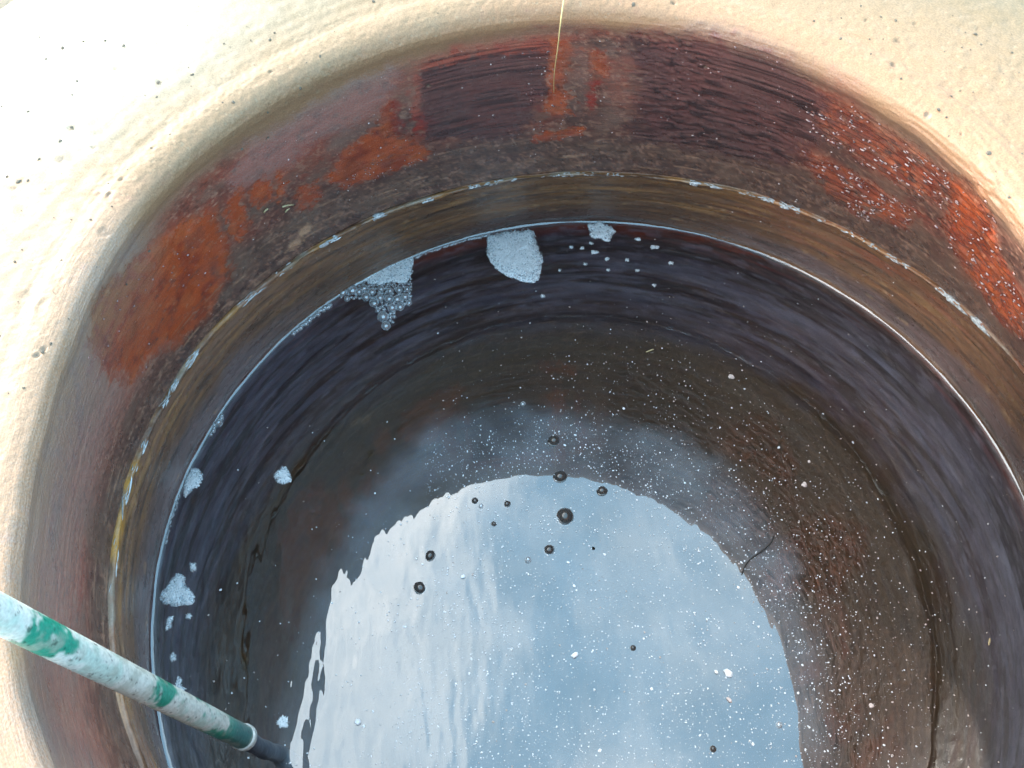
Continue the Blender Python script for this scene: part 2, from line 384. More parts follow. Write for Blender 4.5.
    lay((.30, .17, .105), ochre*.55*sst(-.9, .4, blotf+blot*.6+ (edge+.03)*40-.5))
    lay((.20, .13, .12), sst(-.045, -.01, edge)*.4*uleft)
    lay((.36, .14, .065), uleft*sst(-.06, -.004, edge)*.7*sst(-.35, .4, blotf+.8*blot))
    tan = sst(-.012, .020, edge)
    tcol = (.23, .148, .078)
    lay((.29, .155, .078), sst(-.014, .006, edge)*sst(-1.0, .2, blotf+.4))
    lay(tcol, sst(.0, .045, edge+.006*blot)*.9)
    rough = rough*(1-tan)+.62*tan; fine = fine*(1-tan)+.06*tan; dust = dust*(1-tan)
    far = sst(.03, .12, edge)
    lay((.150, .112, .058), far)
    lay((.13, .09, .048), far*sst(.2, .6, fbm(u*9, v*9, 83, 5))*.4)
    lay((.18, .142, .088), far*sst(.25, .7, fbm(u*12+4, v*12, 85, 5))*.5)
    lay((.28, .18, .11), uleft*sst(-.004, .012, edge)*.75)  # lighter colour offsets the shade on the left rim
    lay((.36, .19, .10), uleft*sst(-.02, .0, edge)*sst(.012, .002, edge)*.6*sst(-.3, .4, blotf))
    sheen_tone = far*sst(math.radians(235)*.42, math.radians(195)*.42, u)*sst(math.radians(112)*.42, math.radians(135)*.42, u)*sst(.02, .16, edge*wide+.03*blot)
    lay((.27, .245, .185), sheen_tone*.8)  # sun sheen on the upper left rim put into the colour
    # dents, stains and pits on the bare rim
    def stain(x, y, ru, rv, col, amt, dep=0):
        a, b = surf(x, y)[:2]
        d = np.sqrt(((wu*.3+u*.7-a)/ru)**2+((wv*.3+v*.7-b)/rv)**2)
        m = sst(1.2, .5, d); lay(col, m*amt)
        return -dep*m
    H += stain(105, 232, .0075, .0055, (.20, .12, .07), .75, .0006)
    H += stain(76, 131, .011, .009, (.36, .28, .18), .6, .0008)
    H += stain(24, 303, .016, .005, (.25, .17, .10), .6, .001)
    H += stain(40, 308, .009, .004, (.30, .2, .12), .5, .001)
    H += stain(92, 38, .010, .016, (.50, .43, .24), .6)
    H += stain(22, 58, .014, .012, (.50, .43, .24), .55)
    for x, y in ((62,48),(72,128),(58,141),(20,182),(42,350),(124,46),(115,66),(30,108),(95,148),(60,158),(159,82),(14,190),(38,356),(143,380),(925,118),(705,65),(430,85),(268,137)):
        s_ = rnd.uniform(.6, 1.3)
        H += stain(x+rnd.uniform(-2, 2), y+rnd.uniform(-2, 2), .0028*s_, .0024*s_, (.17, .13, .09), .75, .0016)
    H += .0007*fbm(u*9, v*9, 87, 3)*far + .0004*blotf*tan + .00035*fbm(u*260, v*260, 88, 2)*tan
    for _q in range(60):
        a_, b_ = rnd.uniform(.1, 1.6), vm+rnd.uniform(.02, .30); k_ = rnd.uniform(.0012, .0035)
        bb = (np.abs(u-a_) < .02) & (np.abs(v-b_) < .02)
        m_ = sst(1.3, .4, np.sqrt(((wu[bb]*.4+u[bb]*.6-a_)/k_)**2+((wv[bb]*.4+v[bb]*.6-b_)/k_/.8)**2)); H[bb] -= m_*.0012; glaze[bb] = glaze[bb]*(1-.45*m_[:, None])
    # faint sandy pitting
    pit = sst(.55, .75, fbm(u*330, v*330, 89, 2))*tan
    lay((.28, .21, .13), pit*.5); H -= .0003*pit
    # --- band between the water and the joint
    vb = SW-SCR
    q = np.clip((v-vb)/(-vb), 0, 1)
    band = (v < .0) & (v > vb-.0001)
    bl = sst(-.5, .5, fbm(u*9, v*90, 101, 4))
    c0 = np.zeros((NR, NC, 3)); c0[:] = (.105, .072, .038)
    def layb(c, m):
        nonlocal c0
        c0 = c0*(1-m[..., None])+np.asarray(c)*m[..., None]
    layb((.055, .040, .028), bl*.7)
    deg = np.degrees(u/.42)
    layb((.135, .105, .085), sst(118, 140, deg)*.6*sst(.35, .8, q))
    layb((.115, .120, .150), sst(125, 150, deg)*.75*sst(.62, .3, q+.12*blot))               # blue grey lower strip on the left
    layb((.150, .095, .060), sst(75, 45, deg)*.45)
    layb((.165, .065, .040), sst(70, 40, deg)*.65*sst(.1, .6, fbm(u*14, v*40, 103, 4)+.25)*sst(.35, .6, q))
    layb((.085, .080, .100), sst(75, 50, deg)*.7*sst(.42, .28, q+.08*blot)*sst(.03, .12, q))
    layb((.16, .10, .045), sst(75, 50, deg)*sst(.08, .0, q)*.7)
    layb((.038, .026, .026), sst(60, 85, deg)*sst(125, 100, deg)*sst(.45, .2, q+.06*blot)*.85)
    layb((.19, .13, .045), sst(.84, .97, q+.10*blot)*sst(40, 80, deg)*sst(.0, .45, fbm(u*22, v*30, 107, 4))*.6)
    layb((.26, .17, .03), sst(.80, .95, q+.08*blot)*sst(172, 176, deg)*sst(193, 186, deg)*sst(-.6, .3, fbm(u*40, v*30, 125, 3))*.8)
    layb((.30, .25, .15), sst(.45, .7, fbm(u*60, v*60, 109, 3))*.35)
    layb((.20, .145, .065), sst(.05, .45, fbm(u*14+2, v*110, 151, 5))*.55*sst(.3, .6, q)); layb((.03, .022, .016), sst(.15, .5, fbm(u*20+7, v*130, 153, 5))*.7)
    c0 = c0*(1-.55*sst(25, 5, deg))[..., None]  # band darkened here to hold down its sunlit reflection in the water
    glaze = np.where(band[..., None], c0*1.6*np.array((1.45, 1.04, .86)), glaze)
    bandf = band.astype(float)
    rough = np.where(band, .30+.06*blot, rough); fine = np.where(band, .22, fine); dust = np.where(band, .05, dust)
    H += bandf*(.0007*long1+.0008*fbm(u*18, v*50, 111, 4)+.0005*fbm(u*70, v*90, 112, 3))
    # ragged lip of the band just under the joint, dark inside the joint
    lip = np.exp(-((v+.004)/.006)**2)
    winl = sst(160, 138, deg)*sst(30, 62, deg)
    H += lip*(.0004+(.0004+.0026*winl)*fbm(u*28, v*0, 113, 4)+(.0004+.0006*winl)*fbm(u*120, v*30, 115, 3))
    up = np.exp(-((v-.010)/.006)**2)
    H += up*(.0005+.0014*fbm(u*24+7, v*0, 117, 4))
    jk = sst(-.55, .25, fbm(u*9, v*0, 121, 4))*(.25+.75*winl); lay((.02, .014, .012), np.exp(-((v-.0035-.0015*fbm(u*30, v*0, 122, 3))/.0026)**2)*.92*jk)
    lay((.30, .26, .20), lip*.6*sst(.1, .5, fbm(u*34, v*60, 119, 4)))
    rough = rough-lip*.2
    # --- below the water
    under = v <= vb-.0001
    dz = vb-v
    c0[:] = (.034, .026, .018)
    ub = fbm(u*8, v*55, 131, 5)
    layb((.050, .054, .088), sst(.34, .22, dz+.05*blot)*.95)                                  # blue tone on the upper wall, fading with depth
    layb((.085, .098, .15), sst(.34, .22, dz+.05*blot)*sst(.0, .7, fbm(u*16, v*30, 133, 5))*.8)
    layb((.016, .012, .020), sst(.12, .05, dz+.03*blot)*sst(150, 120, deg)*.8)
    layb((.075, .014, .008), sst(.040, .012, dz+.022*fbm(u*7, v*8, 135, 3))*sst(155, 110, deg)*.95)
    layb((.010, .008, .012), sst(.05, .22, ub)*sst(.30, .20, dz)*.85)
    layb((.070, .022, .018), sst(.35, .6, fbm(u*10, v*120, 137, 3))*sst(.08, .03, dz)*.5)
    layb((.060, .048, .034), sst(.3, .4, dz)*sst(0, .6, blot)*.5)
    layb((.02, .018, .024), sst(.0, .4, fbm(u*34, v*130, 145, 5))*.5)
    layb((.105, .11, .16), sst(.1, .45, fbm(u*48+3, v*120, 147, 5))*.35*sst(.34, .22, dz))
    glaze = np.where(under[..., None], c0*np.array((3.0, 2.7, 2.4)), glaze)
    rough = np.where(under, .45, rough); fine = np.where(under, .25, fine); dust = np.where(under, 0, dust)
    H += under*(.0022*fbm(u*6, v*70, 141, 4)*sst(.35, .2, dz))
    H = np.where(outer, 0, H)
    glaze = np.where(outer[..., None] | (np.arange(NR)[:, None, None] > K_FLANGE-3), np.array((.44, .33, .2)), glaze)
    return np.clip(glaze, 0, 1), np.clip(rough, .06, .9), np.clip(dust, 0, 1), fine, H

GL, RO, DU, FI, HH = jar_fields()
D = B + NRM*HH[..., None]
jar = empty('storage_jar', (.023, .398, -1.07))
tag(jar, 'huge brown glazed stoneware jar with bare tan clay rim, half full of dark water', 'jar')
base = np.array([.023, .398, -1.07])
def jar_part(name, a, b, label=None):
    n = b-a+1
    V = D[a:b+1].reshape(-1, 3)-base
    i, j = np.meshgrid(np.arange(n-1), np.arange(NC-1), indexing='ij')
    F = np.stack([i*NC+j, (i+1)*NC+j, (i+1)*NC+j+1, i*NC+j+1], 2).reshape(-1, 4)
    me = mesh(name, V, F)
    setuv(me, np.stack([UU[a:b+1].ravel(), VV[a:b+1].ravel()+2], 1), F)
    colattr(me, 'glaze', GL[a:b+1].reshape(-1, 3))
    colattr(me, 'surf', np.stack([RO, DU, FI], 2)[a:b+1].reshape(-1, 3))
    # true surface normals keep the parts seamless where they meet
    dU2 = np.gradient(D, axis=1)[a:b+1]; dV2 = np.gradient(D, axis=0)[a:b+1]
    nn = np.cross(dV2, dU2).reshape(-1, 3); nn /= (np.linalg.norm(nn, axis=1, keepdims=True)+1e-12)
    me.normals_split_custom_set_from_vertices(nn.astype(np.float32).tolist()) if n*NC < 450000 else None
    o = link(name, me, MCLAY, jar)
    if label: o['label'] = label
    return o
jar_part('lower_wall', 0, K_WATER, 'dark wall of the jar under the water')
jar_part('neck_band', K_WATER, KEY[14], 'brown band between the waterline and the open joint')
jar_part('glazed_neck', KEY[14], K_MOUTH, 'red brown and orange glazed wall above the joint')
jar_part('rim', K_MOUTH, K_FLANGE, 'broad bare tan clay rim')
jar_part('outer_body', K_FLANGE, NR-1)

# ------------------------------------------------------------------ ground
def ground_material():
    m, t = newmat('packed_earth'); L = t.links.new
    p = N(t, 'ShaderNodeBsdfPrincipled', i_Roughness=.9); o = N(t, 'ShaderNodeOutputMaterial'); L(p.outputs[0], o.inputs[0])
    g = N(t, 'ShaderNodeTexCoord'); n = N(t, 'ShaderNodeTexNoise', i_Scale=1.4, i_Detail=9); L(g.outputs['Object'], n.inputs[0])
    r = N(t, 'ShaderNodeValToRGB'); L(n.outputs[0], r.inputs[0]); r.color_ramp.elements[0].color = (.10, .075, .05, 1); r.color_ramp.elements[1].color = (.26, .21, .15, 1)
    L(r.outputs[0], p.inputs[0])
    n2 = N(t, 'ShaderNodeTexNoise', i_Scale=40, i_Detail=6); L(g.outputs['Object'], n2.inputs[0])
    b = N(t, 'ShaderNodeBump', i_Distance=.01); L(n2.outputs[0], b.inputs['Height']); L(b.outputs[0], p.inputs['Normal'])
    return m
gv_ = []; gf = []
gn_ = 24
for i in range(gn_+1):
    for j in range(gn_+1):
        x = (i/gn_*2-1); y = (j/gn_*2-1)
        x = math.copysign(abs(x)**3, x)*200; y = math.copysign(abs(y)**3, y)*200
        gv_.append((x, y, -1.072 + (0 if math.hypot(x, y) < 3 else .04*math.sin(x*.7)*math.cos(y*.5))))
for i in range(gn_):
    for j in range(gn_):
        a = i*(gn_+1)+j; gf.append((a, a+gn_+1, a+gn_+2, a+1))
tag(link('ground', mesh('ground', gv_, gf), ground_material()), kind='structure')

# ------------------------------------------------------------------ water
POLE_END = atd(243, 737, .87); POLE_A = atd(-60, 584, .488)
pdir = (POLE_END-POLE_A)/np.linalg.norm(POLE_END-POLE_A)
ENTRY = POLE_END+pdir*(POLE_END[2]/-pdir[2])
def water_material():
    m, t = newmat('dark_water'); L = t.links.new
    o = N(t, 'ShaderNodeOutputMaterial')
    g = N(t, 'ShaderNodeTexCoord')
    # ripples: strongest round the place where the pole stirs the water
    dist = N(t, 'ShaderNodeVectorMath', operation='DISTANCE'); L(g.outputs['Object'], dist.inputs[0]); dist.inputs[1].default_value = (ENTRY[0], ENTRY[1]+.05, 0)
    fall = N(t, 'ShaderNodeMapRange', interpolation_type='SMOOTHSTEP'); L(dist.outputs['Value'], fall.inputs[0]); fall.inputs[1].default_value = .05; fall.inputs[2].default_value = .34; fall.inputs[3].default_value = 1; fall.inputs[4].default_value = .16
    mp = N(t, 'ShaderNodeMapping'); mp.inputs['Rotation'].default_value = (0, 0, -.35); mp.inputs['Scale'].default_value = (1.6, .55, 1); L(g.outputs['Object'], mp.inputs[0])
    n1 = N(t, 'ShaderNodeTexNoise', i_Scale=25, i_Detail=2, i_Roughness=.35); L(mp.outputs[0], n1.inputs[0])
    mu = N(t, 'ShaderNodeMath', operation='MULTIPLY'); L(n1.outputs[0], mu.inputs[0]); L(fall.outputs[0], mu.inputs[1])
    b = N(t, 'ShaderNodeBump', i_Strength=1, i_Distance=.0013); L(mu.outputs[0], b.inputs['Height'])
    # reflectance of the water, set above that of plain water: the same from above and from below
    gm = N(t, 'ShaderNodeNewGeometry'); dt = N(t, 'ShaderNodeVectorMath', operation='DOT_PRODUCT'); L(b.outputs[0], dt.inputs[0]); L(gm.outputs['Incoming'], dt.inputs[1])
    ab = N(t, 'ShaderNodeMath', operation='ABSOLUTE'); L(dt.outputs['Value'], ab.inputs[0])
    om = N(t, 'ShaderNodeMath', operation='SUBTRACT', i_0=1.0, use_clamp=True); L(ab.outputs[0], om.inputs[1])
    pw = N(t, 'ShaderNodeMath', operation='POWER', i_1=5.0); L(om.outputs[0], pw.inputs[0])
    fr = N(t, 'ShaderNodeMath', operation='MULTIPLY_ADD', i_1=.86, i_2=.14, use_clamp=True); L(pw.outputs[0], fr.inputs[0])
    gl = N(t, 'ShaderNodeBsdfGlossy', i_Roughness=.0); gl.inputs[0].default_value = (.97, .99, 1, 1); L(b.outputs[0], gl.inputs['Normal'])
    tr = N(t, 'ShaderNodeBsdfTransparent'); tr.inputs[0].default_value = (.98, .97, .96, 1)
    mx = N(t, 'ShaderNodeMixShader'); L(fr.outputs[0], mx.inputs[0]); L(tr.outputs[0], mx.inputs[1]); L(gl.outputs[0], mx.inputs[2])
    fa = N(t, 'ShaderNodeAttribute', attribute_name='pale_zone'); fn = N(t, 'ShaderNodeTexNoise', i_Scale=14, i_Detail=6, i_Roughness=.6); L(g.outputs['Object'], fn.inputs[0])
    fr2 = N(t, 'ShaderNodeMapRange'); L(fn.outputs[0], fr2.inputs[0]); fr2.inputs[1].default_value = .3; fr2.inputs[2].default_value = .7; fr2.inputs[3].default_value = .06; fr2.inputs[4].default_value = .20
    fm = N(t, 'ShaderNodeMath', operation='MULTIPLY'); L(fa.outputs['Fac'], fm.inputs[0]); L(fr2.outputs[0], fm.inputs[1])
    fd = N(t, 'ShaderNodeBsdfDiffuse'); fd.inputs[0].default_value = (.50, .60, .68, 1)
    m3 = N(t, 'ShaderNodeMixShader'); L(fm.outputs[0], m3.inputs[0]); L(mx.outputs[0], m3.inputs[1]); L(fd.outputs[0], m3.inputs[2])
    # thin brown scum everywhere outside the paler zone
    iv = N(t, 'ShaderNodeMath', operation='SUBTRACT', i_0=1.0, use_clamp=True); L(fa.outputs['Fac'], iv.inputs[1])
    bd = N(t, 'ShaderNodeVectorMath', operation='DISTANCE'); L(g.outputs['Object'], bd.inputs[0]); bd.inputs[1].default_value = (.079, .40, 0)
    be = N(t, 'ShaderNodeMapRange', interpolation_type='SMOOTHSTEP'); L(bd.outputs['Value'], be.inputs[0]); be.inputs[1].default_value = .30; be.inputs[2].default_value = .42; be.inputs[3].default_value = .09; be.inputs[4].default_value = 0
    bf = N(t, 'ShaderNodeMath', operation='MULTIPLY'); L(iv.outputs[0], bf.inputs[0]); L(be.outputs[0], bf.inputs[1])
    b2 = N(t, 'ShaderNodeBsdfDiffuse'); b2.inputs[0].default_value = (.20, .14, .085, 1)
    m4 = N(t, 'ShaderNodeMixShader'); L(bf.outputs[0], m4.inputs[0]); L(m3.outputs[0], m4.inputs[1]); L(b2.outputs[0], m4.inputs[2])
    L(m4.outputs[0], o.inputs[0])
    return m
MWATER = water_material()
wc = np.array([.079, .429, 0])
wr = np.concatenate([np.linspace(0.002, .484, 170), np.linspace(.485, .4915, 8), np.linspace(.492, .4985, 14)])
wt = np.linspace(0, 2*math.pi, 720, endpoint=False)
men = .0058*np.exp(-(.4970-wr)/.0030); men = np.where(wr > .4970, .0058, men)
jit = 1+.45*fbm(wt*9, wt*0, 151, 4)
V = np.stack([wr[:, None]*np.cos(wt), wr[:, None]*np.sin(wt), men[:, None]*jit[None, :]], 2).reshape(-1, 3)
i, j = np.meshgrid(np.arange(len(wr)-1), np.arange(720), indexing='ij'); j2 = (j+1) % 720
F = np.stack([i*720+j, (i+1)*720+j, (i+1)*720+j2, i*720+j2], 2).reshape(-1, 4)
V = np.vstack([V, [[0, 0, 0]]]); me = mesh('water', V+wc, F)
FP = [tuple(at(*p, 0)[:2]) for p in ((268,790),(280,700),(306,600),(350,510),(385,452),(435,415),(520,400),(600,412),(680,432),(740,475),(790,545),(825,630),(838,720),(840,800))]  # outline of a paler zone round the sky reflection
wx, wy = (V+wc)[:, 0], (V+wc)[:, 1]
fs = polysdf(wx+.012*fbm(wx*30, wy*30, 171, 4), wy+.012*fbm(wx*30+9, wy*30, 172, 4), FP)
colattr(me, 'pale_zone', np.repeat(sst(.012, -.03, fs)[:, None], 3, 1))
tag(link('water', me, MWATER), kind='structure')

# ------------------------------------------------------------------ pole
def tube(path, rad, nseg=32, closed_ends=True):
    path = np.asarray(path, float); n = len(path)
    rad = np.full(n, rad) if np.isscalar(rad) else np.asarray(rad)
    T = np.gradient(path, axis=0); T /= np.linalg.norm(T, axis=1, keepdims=True)
    ref = np.array([0, 0, 1.0]) if abs(T[0][2]) < .95 else np.array([1.0, 0, 0])
    Vs = []
    for k in range(n):
        a = np.cross(T[k], ref); a /= np.linalg.norm(a); b = np.cross(T[k], a)
        ph = np.linspace(0, 2*math.pi, nseg, endpoint=False)
        Vs.append(path[k]+rad[k]*(np.cos(ph)[:, None]*a+np.sin(ph)[:, None]*b))
    V = np.vstack(Vs); F = []
    for k in range(n-1):
        for s in range(nseg):
            s2 = (s+1) % nseg
            F.append((k*nseg+s, k*nseg+s2, (k+1)*nseg+s2, (k+1)*nseg+s))
    if closed_ends:
        F.append(tuple(range(nseg))[::-1]); F.append(tuple((n-1)*nseg+s for s in range(nseg)))
    return V, F
def pole_material():
    m, t = newmat('chipped_green_paint'); L = t.links.new
    p = N(t, 'ShaderNodeBsdfPrincipled'); o = N(t, 'ShaderNodeOutputMaterial'); L(p.outputs[0], o.inputs[0])
    a = N(t, 'ShaderNodeAttribute', attribute_name='paint'); sp = N(t, 'ShaderNodeAttribute', attribute_name='surf'); s = N(t, 'ShaderNodeSeparateColor'); L(sp.outputs['Color'], s.inputs[0])
    g = N(t, 'ShaderNodeTexCoord'); n = N(t, 'ShaderNodeTexNoise', i_Scale=380, i_Detail=5); L(g.outputs['Object'], n.inputs[0])
    r = N(t, 'ShaderNodeMapRange'); r.inputs[1].default_value = .3; r.inputs[2].default_value = .7; r.inputs[3].default_value = .82; r.inputs[4].default_value = 1.12; L(n.outputs[0], r.inputs[0])
    v = N(t, 'ShaderNodeVectorMath', operation='SCALE'); L(a.outputs['Color'], v.inputs[0]); L(r.outputs[0], v.inputs['Scale']); L(v.outputs[0], p.inputs[0])
    L(s.outputs[0], p.inputs['Roughness'])
    b = N(t, 'ShaderNodeBump', i_Strength=.6, i_Distance=.0006); L(n.outputs[0], b.inputs['Height']); L(b.outputs[0], p.inputs['Normal'])
    return m
pole = empty('pole', POLE_END)
tag(pole, 'worn green and white painted pole leaning over the rim into the jar', 'pole')
plen = np.linalg.norm(POLE_END-POLE_A)+1.0
A0 = POLE_END-pdir*plen
tt = np.concatenate([np.linspace(0, plen-.55, 40, endpoint=False), np.linspace(plen-.55, plen, 420)])
V, F = tube(A0+tt[:, None]*pdir, .0106, 72)
k = np.repeat(tt, 72); ph = np.tile(np.linspace(0, 2*math.pi, 72, endpoint=False), len(tt))
d = plen-k                                  # distance from the lower end
# periodic noise round the pole through cos/sin offsets
phs = ((ph-math.pi/2) % (2*math.pi))*.011
cn = lambda sc, sd, o=4: fbm(d*sc, phs*sc*1.1, sd, o)
pa = cn(26, 161, 5)+.35*cn(120, 162, 3)
green = sst(.10, .36, pa - .12 + 1.3*sst(.075, .035, d) + .42*sst(.20, .06, d)+ .5*np.exp(-((d-.37)/.022)**2))
gm = sst(-.1, .3, cn(60, 165, 5))*.8
dark = sst(.07, .03, d)
wht = np.array([.62, .63, .56]); grn = np.array([.02, .26, .17]); grd = np.array([.012, .12, .10])
gcol = grn*(1-dark[:, None])+grd*dark[:, None]
pc = wht*(1-gm[:, None]*.55)+np.array([.28, .50, .42])*gm[:, None]*.55
pc = pc*(1-green[:, None])+gcol*green[:, None]
sm = sst(.05, .45, cn(70, 167, 5)); pc = pc*(1-sm[:, None]*.55)+np.array([.36, .37, .30])*sm[:, None]*.55
sc_ = sst(.45, .6, cn(300, 169, 3)); pc = pc*(1-sc_[:, None]*.6)
me = mesh('pole_tube', V-POLE_END, F)
colattr(me, 'paint', pc); colattr(me, 'surf', np.stack([.5-.22*green, 0*k, 0*k], 1))
link('tube', me, pole_material(), pole)
V, F = tube([POLE_END-pdir*.003, POLE_END-pdir*.0015, POLE_END+pdir*.004, POLE_END+pdir*.0055], [.0112, .0121, .0121, .0108], 48)
link('end_ring', mesh('end_ring', V-POLE_END, F), simple('white_plastic', (.50, .50, .46), .35, noise=.4, nscale=200), pole, )
hp = []
side = np.cross(pdir, [0, 0, 1.0]); side /= np.linalg.norm(side)
for q in np.linspace(0, .42, 60):
    hp.append(POLE_END+pdir*(q+.002)+side*(.0035*math.sin(q*38)))
hp = np.array(hp)
V, F = tube(hp, .0084+.0005*np.sin(np.linspace(0, .42, 60)*150), 32)
link('inner_tube', mesh('inner_tube', V-POLE_END, F), simple('grey_rubber', (.055, .065, .085), .45, noise=.35, nscale=60, bump=.001, bscale=120), pole)

# ------------------------------------------------------------------ foam
def film_material():
    m, t = newmat('bubble_film'); L = t.links.new
    o = N(t, 'ShaderNodeOutputMaterial'); lw = N(t, 'ShaderNodeLayerWeight', i_Blend=.62)
    r = N(t, 'ShaderNodeMapRange'); L(lw.outputs['Facing'], r.inputs[0]); r.inputs[1].default_value = .25; r.inputs[2].default_value = .8; r.inputs[3].default_value = .40; r.inputs[4].default_value = .95
    gl = N(t, 'ShaderNodeBsdfGlossy', i_Roughness=.02); gl.inputs[0].default_value = (.95, .98, 1, 1)
    tr = N(t, 'ShaderNodeBsdfTransparent'); tr.inputs[0].default_value = (.86, .9, .92, 1)
    di = N(t, 'ShaderNodeBsdfDiffuse'); di.inputs[0].default_value = (.72, .8, .84, 1)
    m1 = N(t, 'ShaderNodeMixShader', i_0=.5); L(gl.outputs[0], m1.inputs[1]); L(di.outputs[0], m1.inputs[2])
    mx = N(t, 'ShaderNodeMixShader'); L(r.outputs[0], mx.inputs[0]); L(tr.outputs[0], mx.inputs[1]); L(m1.outputs[0], mx.inputs[2]); L(mx.outputs[0], o.inputs[0])
    return m
MFILM = film_material()
def foam_material():
    m, t = newmat('fine_foam'); L = t.links.new
    p = N(t, 'ShaderNodeBsdfPrincipled', i_Roughness=.35); o = N(t, 'ShaderNodeOutputMaterial'); L(p.outputs[0], o.inputs[0])
    g = N(t, 'ShaderNodeTexCoord')
    v = N(t, 'ShaderNodeTexVoronoi', i_Scale=620); L(g.outputs['Object'], v.inputs['Vector'])
    r = N(t, 'ShaderNodeValToRGB'); L(v.outputs['Distance'], r.inputs[0])
    r.color_ramp.elements[0].position = .08; r.color_ramp.elements[0].color = (.16, .25, .31, 1); r.color_ramp.elements[1].position = .5; r.color_ramp.elements[1].color = (.90, .92, .92, 1)
    n = N(t, 'ShaderNodeTexNoise', i_Scale=90, i_Detail=3); L(g.outputs['Object'], n.inputs[0])
    mx = N(t, 'ShaderNodeMix', data_type='RGBA'); L(n.outputs[0], mx.inputs[0]); L(r.outputs[0], mx.inputs[6]); mx.inputs[7].default_value = (.84, .88, .90, 1)
    L(mx.outputs[2], p.inputs[0])
    b = N(t, 'ShaderNodeBump', i_Strength=.9, i_Distance=.001, invert=True); L(v.outputs['Distance'], b.inputs['Height']); L(b.outputs[0], p.inputs['Normal'])
    return m
MFOAM = foam_material()
def hemi(segs=14, rings=6):
    V = []; F = []
    for k in range(rings):
        a = k/rings*math.pi/2
        for s in range(segs):
            q = s/segs*2*math.pi; V.append((math.cos(a)*math.cos(q), math.cos(a)*math.sin(q), math.sin(a)))
    V.append((0, 0, 1))
    for k in range(rings-1):
        for s in range(segs): s2 = (s+1) % segs; F.append((k*segs+s, k*segs+s2, (k+1)*segs+s2, (k+1)*segs+s))
    for s in range(segs): F.append(((rings-1)*segs+s, (rings-1)*segs+(s+1) % segs, rings*segs))
    return V, F
HV, HF = hemi()
LV, LF = hemi(9, 3)
def polyarea(P): return abs(sum(P[k-1][0]*P[k][1]-P[k][0]*P[k-1][1] for k in range(len(P))))/2
def resample(P, n):
    P = np.array(P+[P[0]], float); l = np.concatenate([[0], np.cumsum(np.linalg.norm(np.diff(P, axis=0), axis=1))])
    s = np.linspace(0, l[-1], n, endpoint=False)
    Q = np.stack([np.interp(s, l, P[:, k]) for k in range(P.shape[1])], 1)
    for _ in range(2): Q = (np.roll(Q, 1, 0)+2*Q+np.roll(Q, -1, 0))/4
    return Q
def foam_blob(pix, h=.004, n=90, seed=0, jitter=.0028):
    """domed patch of fine foam lying on the water, outline given round its edge"""
    Q = resample([tuple(at(x, y, .0008)[:2]) for x, y in pix], n)
    c = Q.mean(0); dirs = Q-c; l = np.linalg.norm(dirs, axis=1, keepdims=True)
    Q = Q+dirs/l*(jitter*fbm(np.arange(n)*.9, np.zeros(n), 200+seed, 3))[:, None]
    rings = 12; V = []; F = []
    for k in range(rings+1):
        f = 1-k/rings
        R = c+(Q-c)*f
        z = .0006+h*(1-f**4)**.6*(1+.35*fbm(R[:, 0]*160, R[:, 1]*160, 210+seed, 3))
        V += [(R[a, 0], R[a, 1], z[a] if k else .0002) for a in range(n)]
    for k in range(rings):
        for a in range(n): b = (a+1) % n; F.append((k*n+a, k*n+b, (k+1)*n+b, (k+1)*n+a))
    c3 = np.array([c[0], c[1], 0])
    return np.array(V)-c3, F, c3
def rough_outline(pix):
    if len(pix) > 7: return pix
    P = np.array(pix, float); c = P.mean(0); out = []
    for k in range(len(P)):
        for f in (0, .33, .67):
            q = P[k]*(1-f)+P[(k+1) % len(P)]*f
            out.append(tuple(c+(q-c)*rnd.uniform(.72, 1.12)))
    return out
def foam_mesh(pix, h, seed, edge, bub, name):
    """a sheet of fine foam with small bubbles standing all over it and crowding its edge"""
    V, F, c = foam_blob(pix, h, seed=seed)
    V = list(map(tuple, V)); F = list(F)
    Q = [tuple(q) for q in resample([tuple(at(x, y, 0)[:2]) for x, y in pix], max(edge, 8))] if edge else []
    o0 = len(F)
    pa_ = np.array(pix, float); nb = int(polyarea(pa_)*.30) if edge else 0; g_ = 0
    while nb > 0 and g_ < 20000:
        g_ += 1
        x_, y_ = rnd.uniform(pa_[:, 0].min(), pa_[:, 0].max()), rnd.uniform(pa_[:, 1].min(), pa_[:, 1].max())
        if polysdf(np.array([x_]), np.array([y_]), pa_)[0] < -.5: Q.append(tuple(at(x_, y_, 0)[:2])+(h*.8,)); nb -= 1
    for q in Q:
        zt = q[2] if len(q) > 2 else 0
        r = rnd.uniform(*bub)*(1 if zt == 0 else .75); b0 = len(V)
        ox, oy = q[0]-c[0]+rnd.uniform(-.001, .001), q[1]-c[1]+rnd.uniform(-.001, .001)
        V += [(ox+a*r, oy+b*r, .0002+zt+e*r) for a, b, e in LV]; F += [tuple(b0+w for w in f) for f in LF]
    me = mesh(name, V, F); me.materials.append(MFOAM); me.materials.append(MFILM)
    mi = np.zeros(len(me.polygons), dtype=np.int32); mi[o0:] = 1
    me.polygons.foreach_set('material_index', mi)
    return me, c
def foam_thing(pix, label, seed, h=.004, edge=40, name='foam_patch', group=None, bub=(.0008, .0018)):
    me, c = foam_mesh(rough_outline(pix), h, seed, edge, bub, name)
    return tag(link(name, me, None, None, c), label, 'foam', group)
foam_thing([(488,236),(505,232),(533,230),(537,245),(543,257),(541,270),(537,283),(528,283),(510,277),(495,268),(487,255)], 'large kite shaped patch of fine white foam touching the far waterline', 1, .005, 60)
foam_thing([(585,222),(600,222),(615,226),(618,234),(610,241),(597,240),(588,232)], 'small oval white foam patch right of the kite shaped one at the waterline', 2, .004, 26)
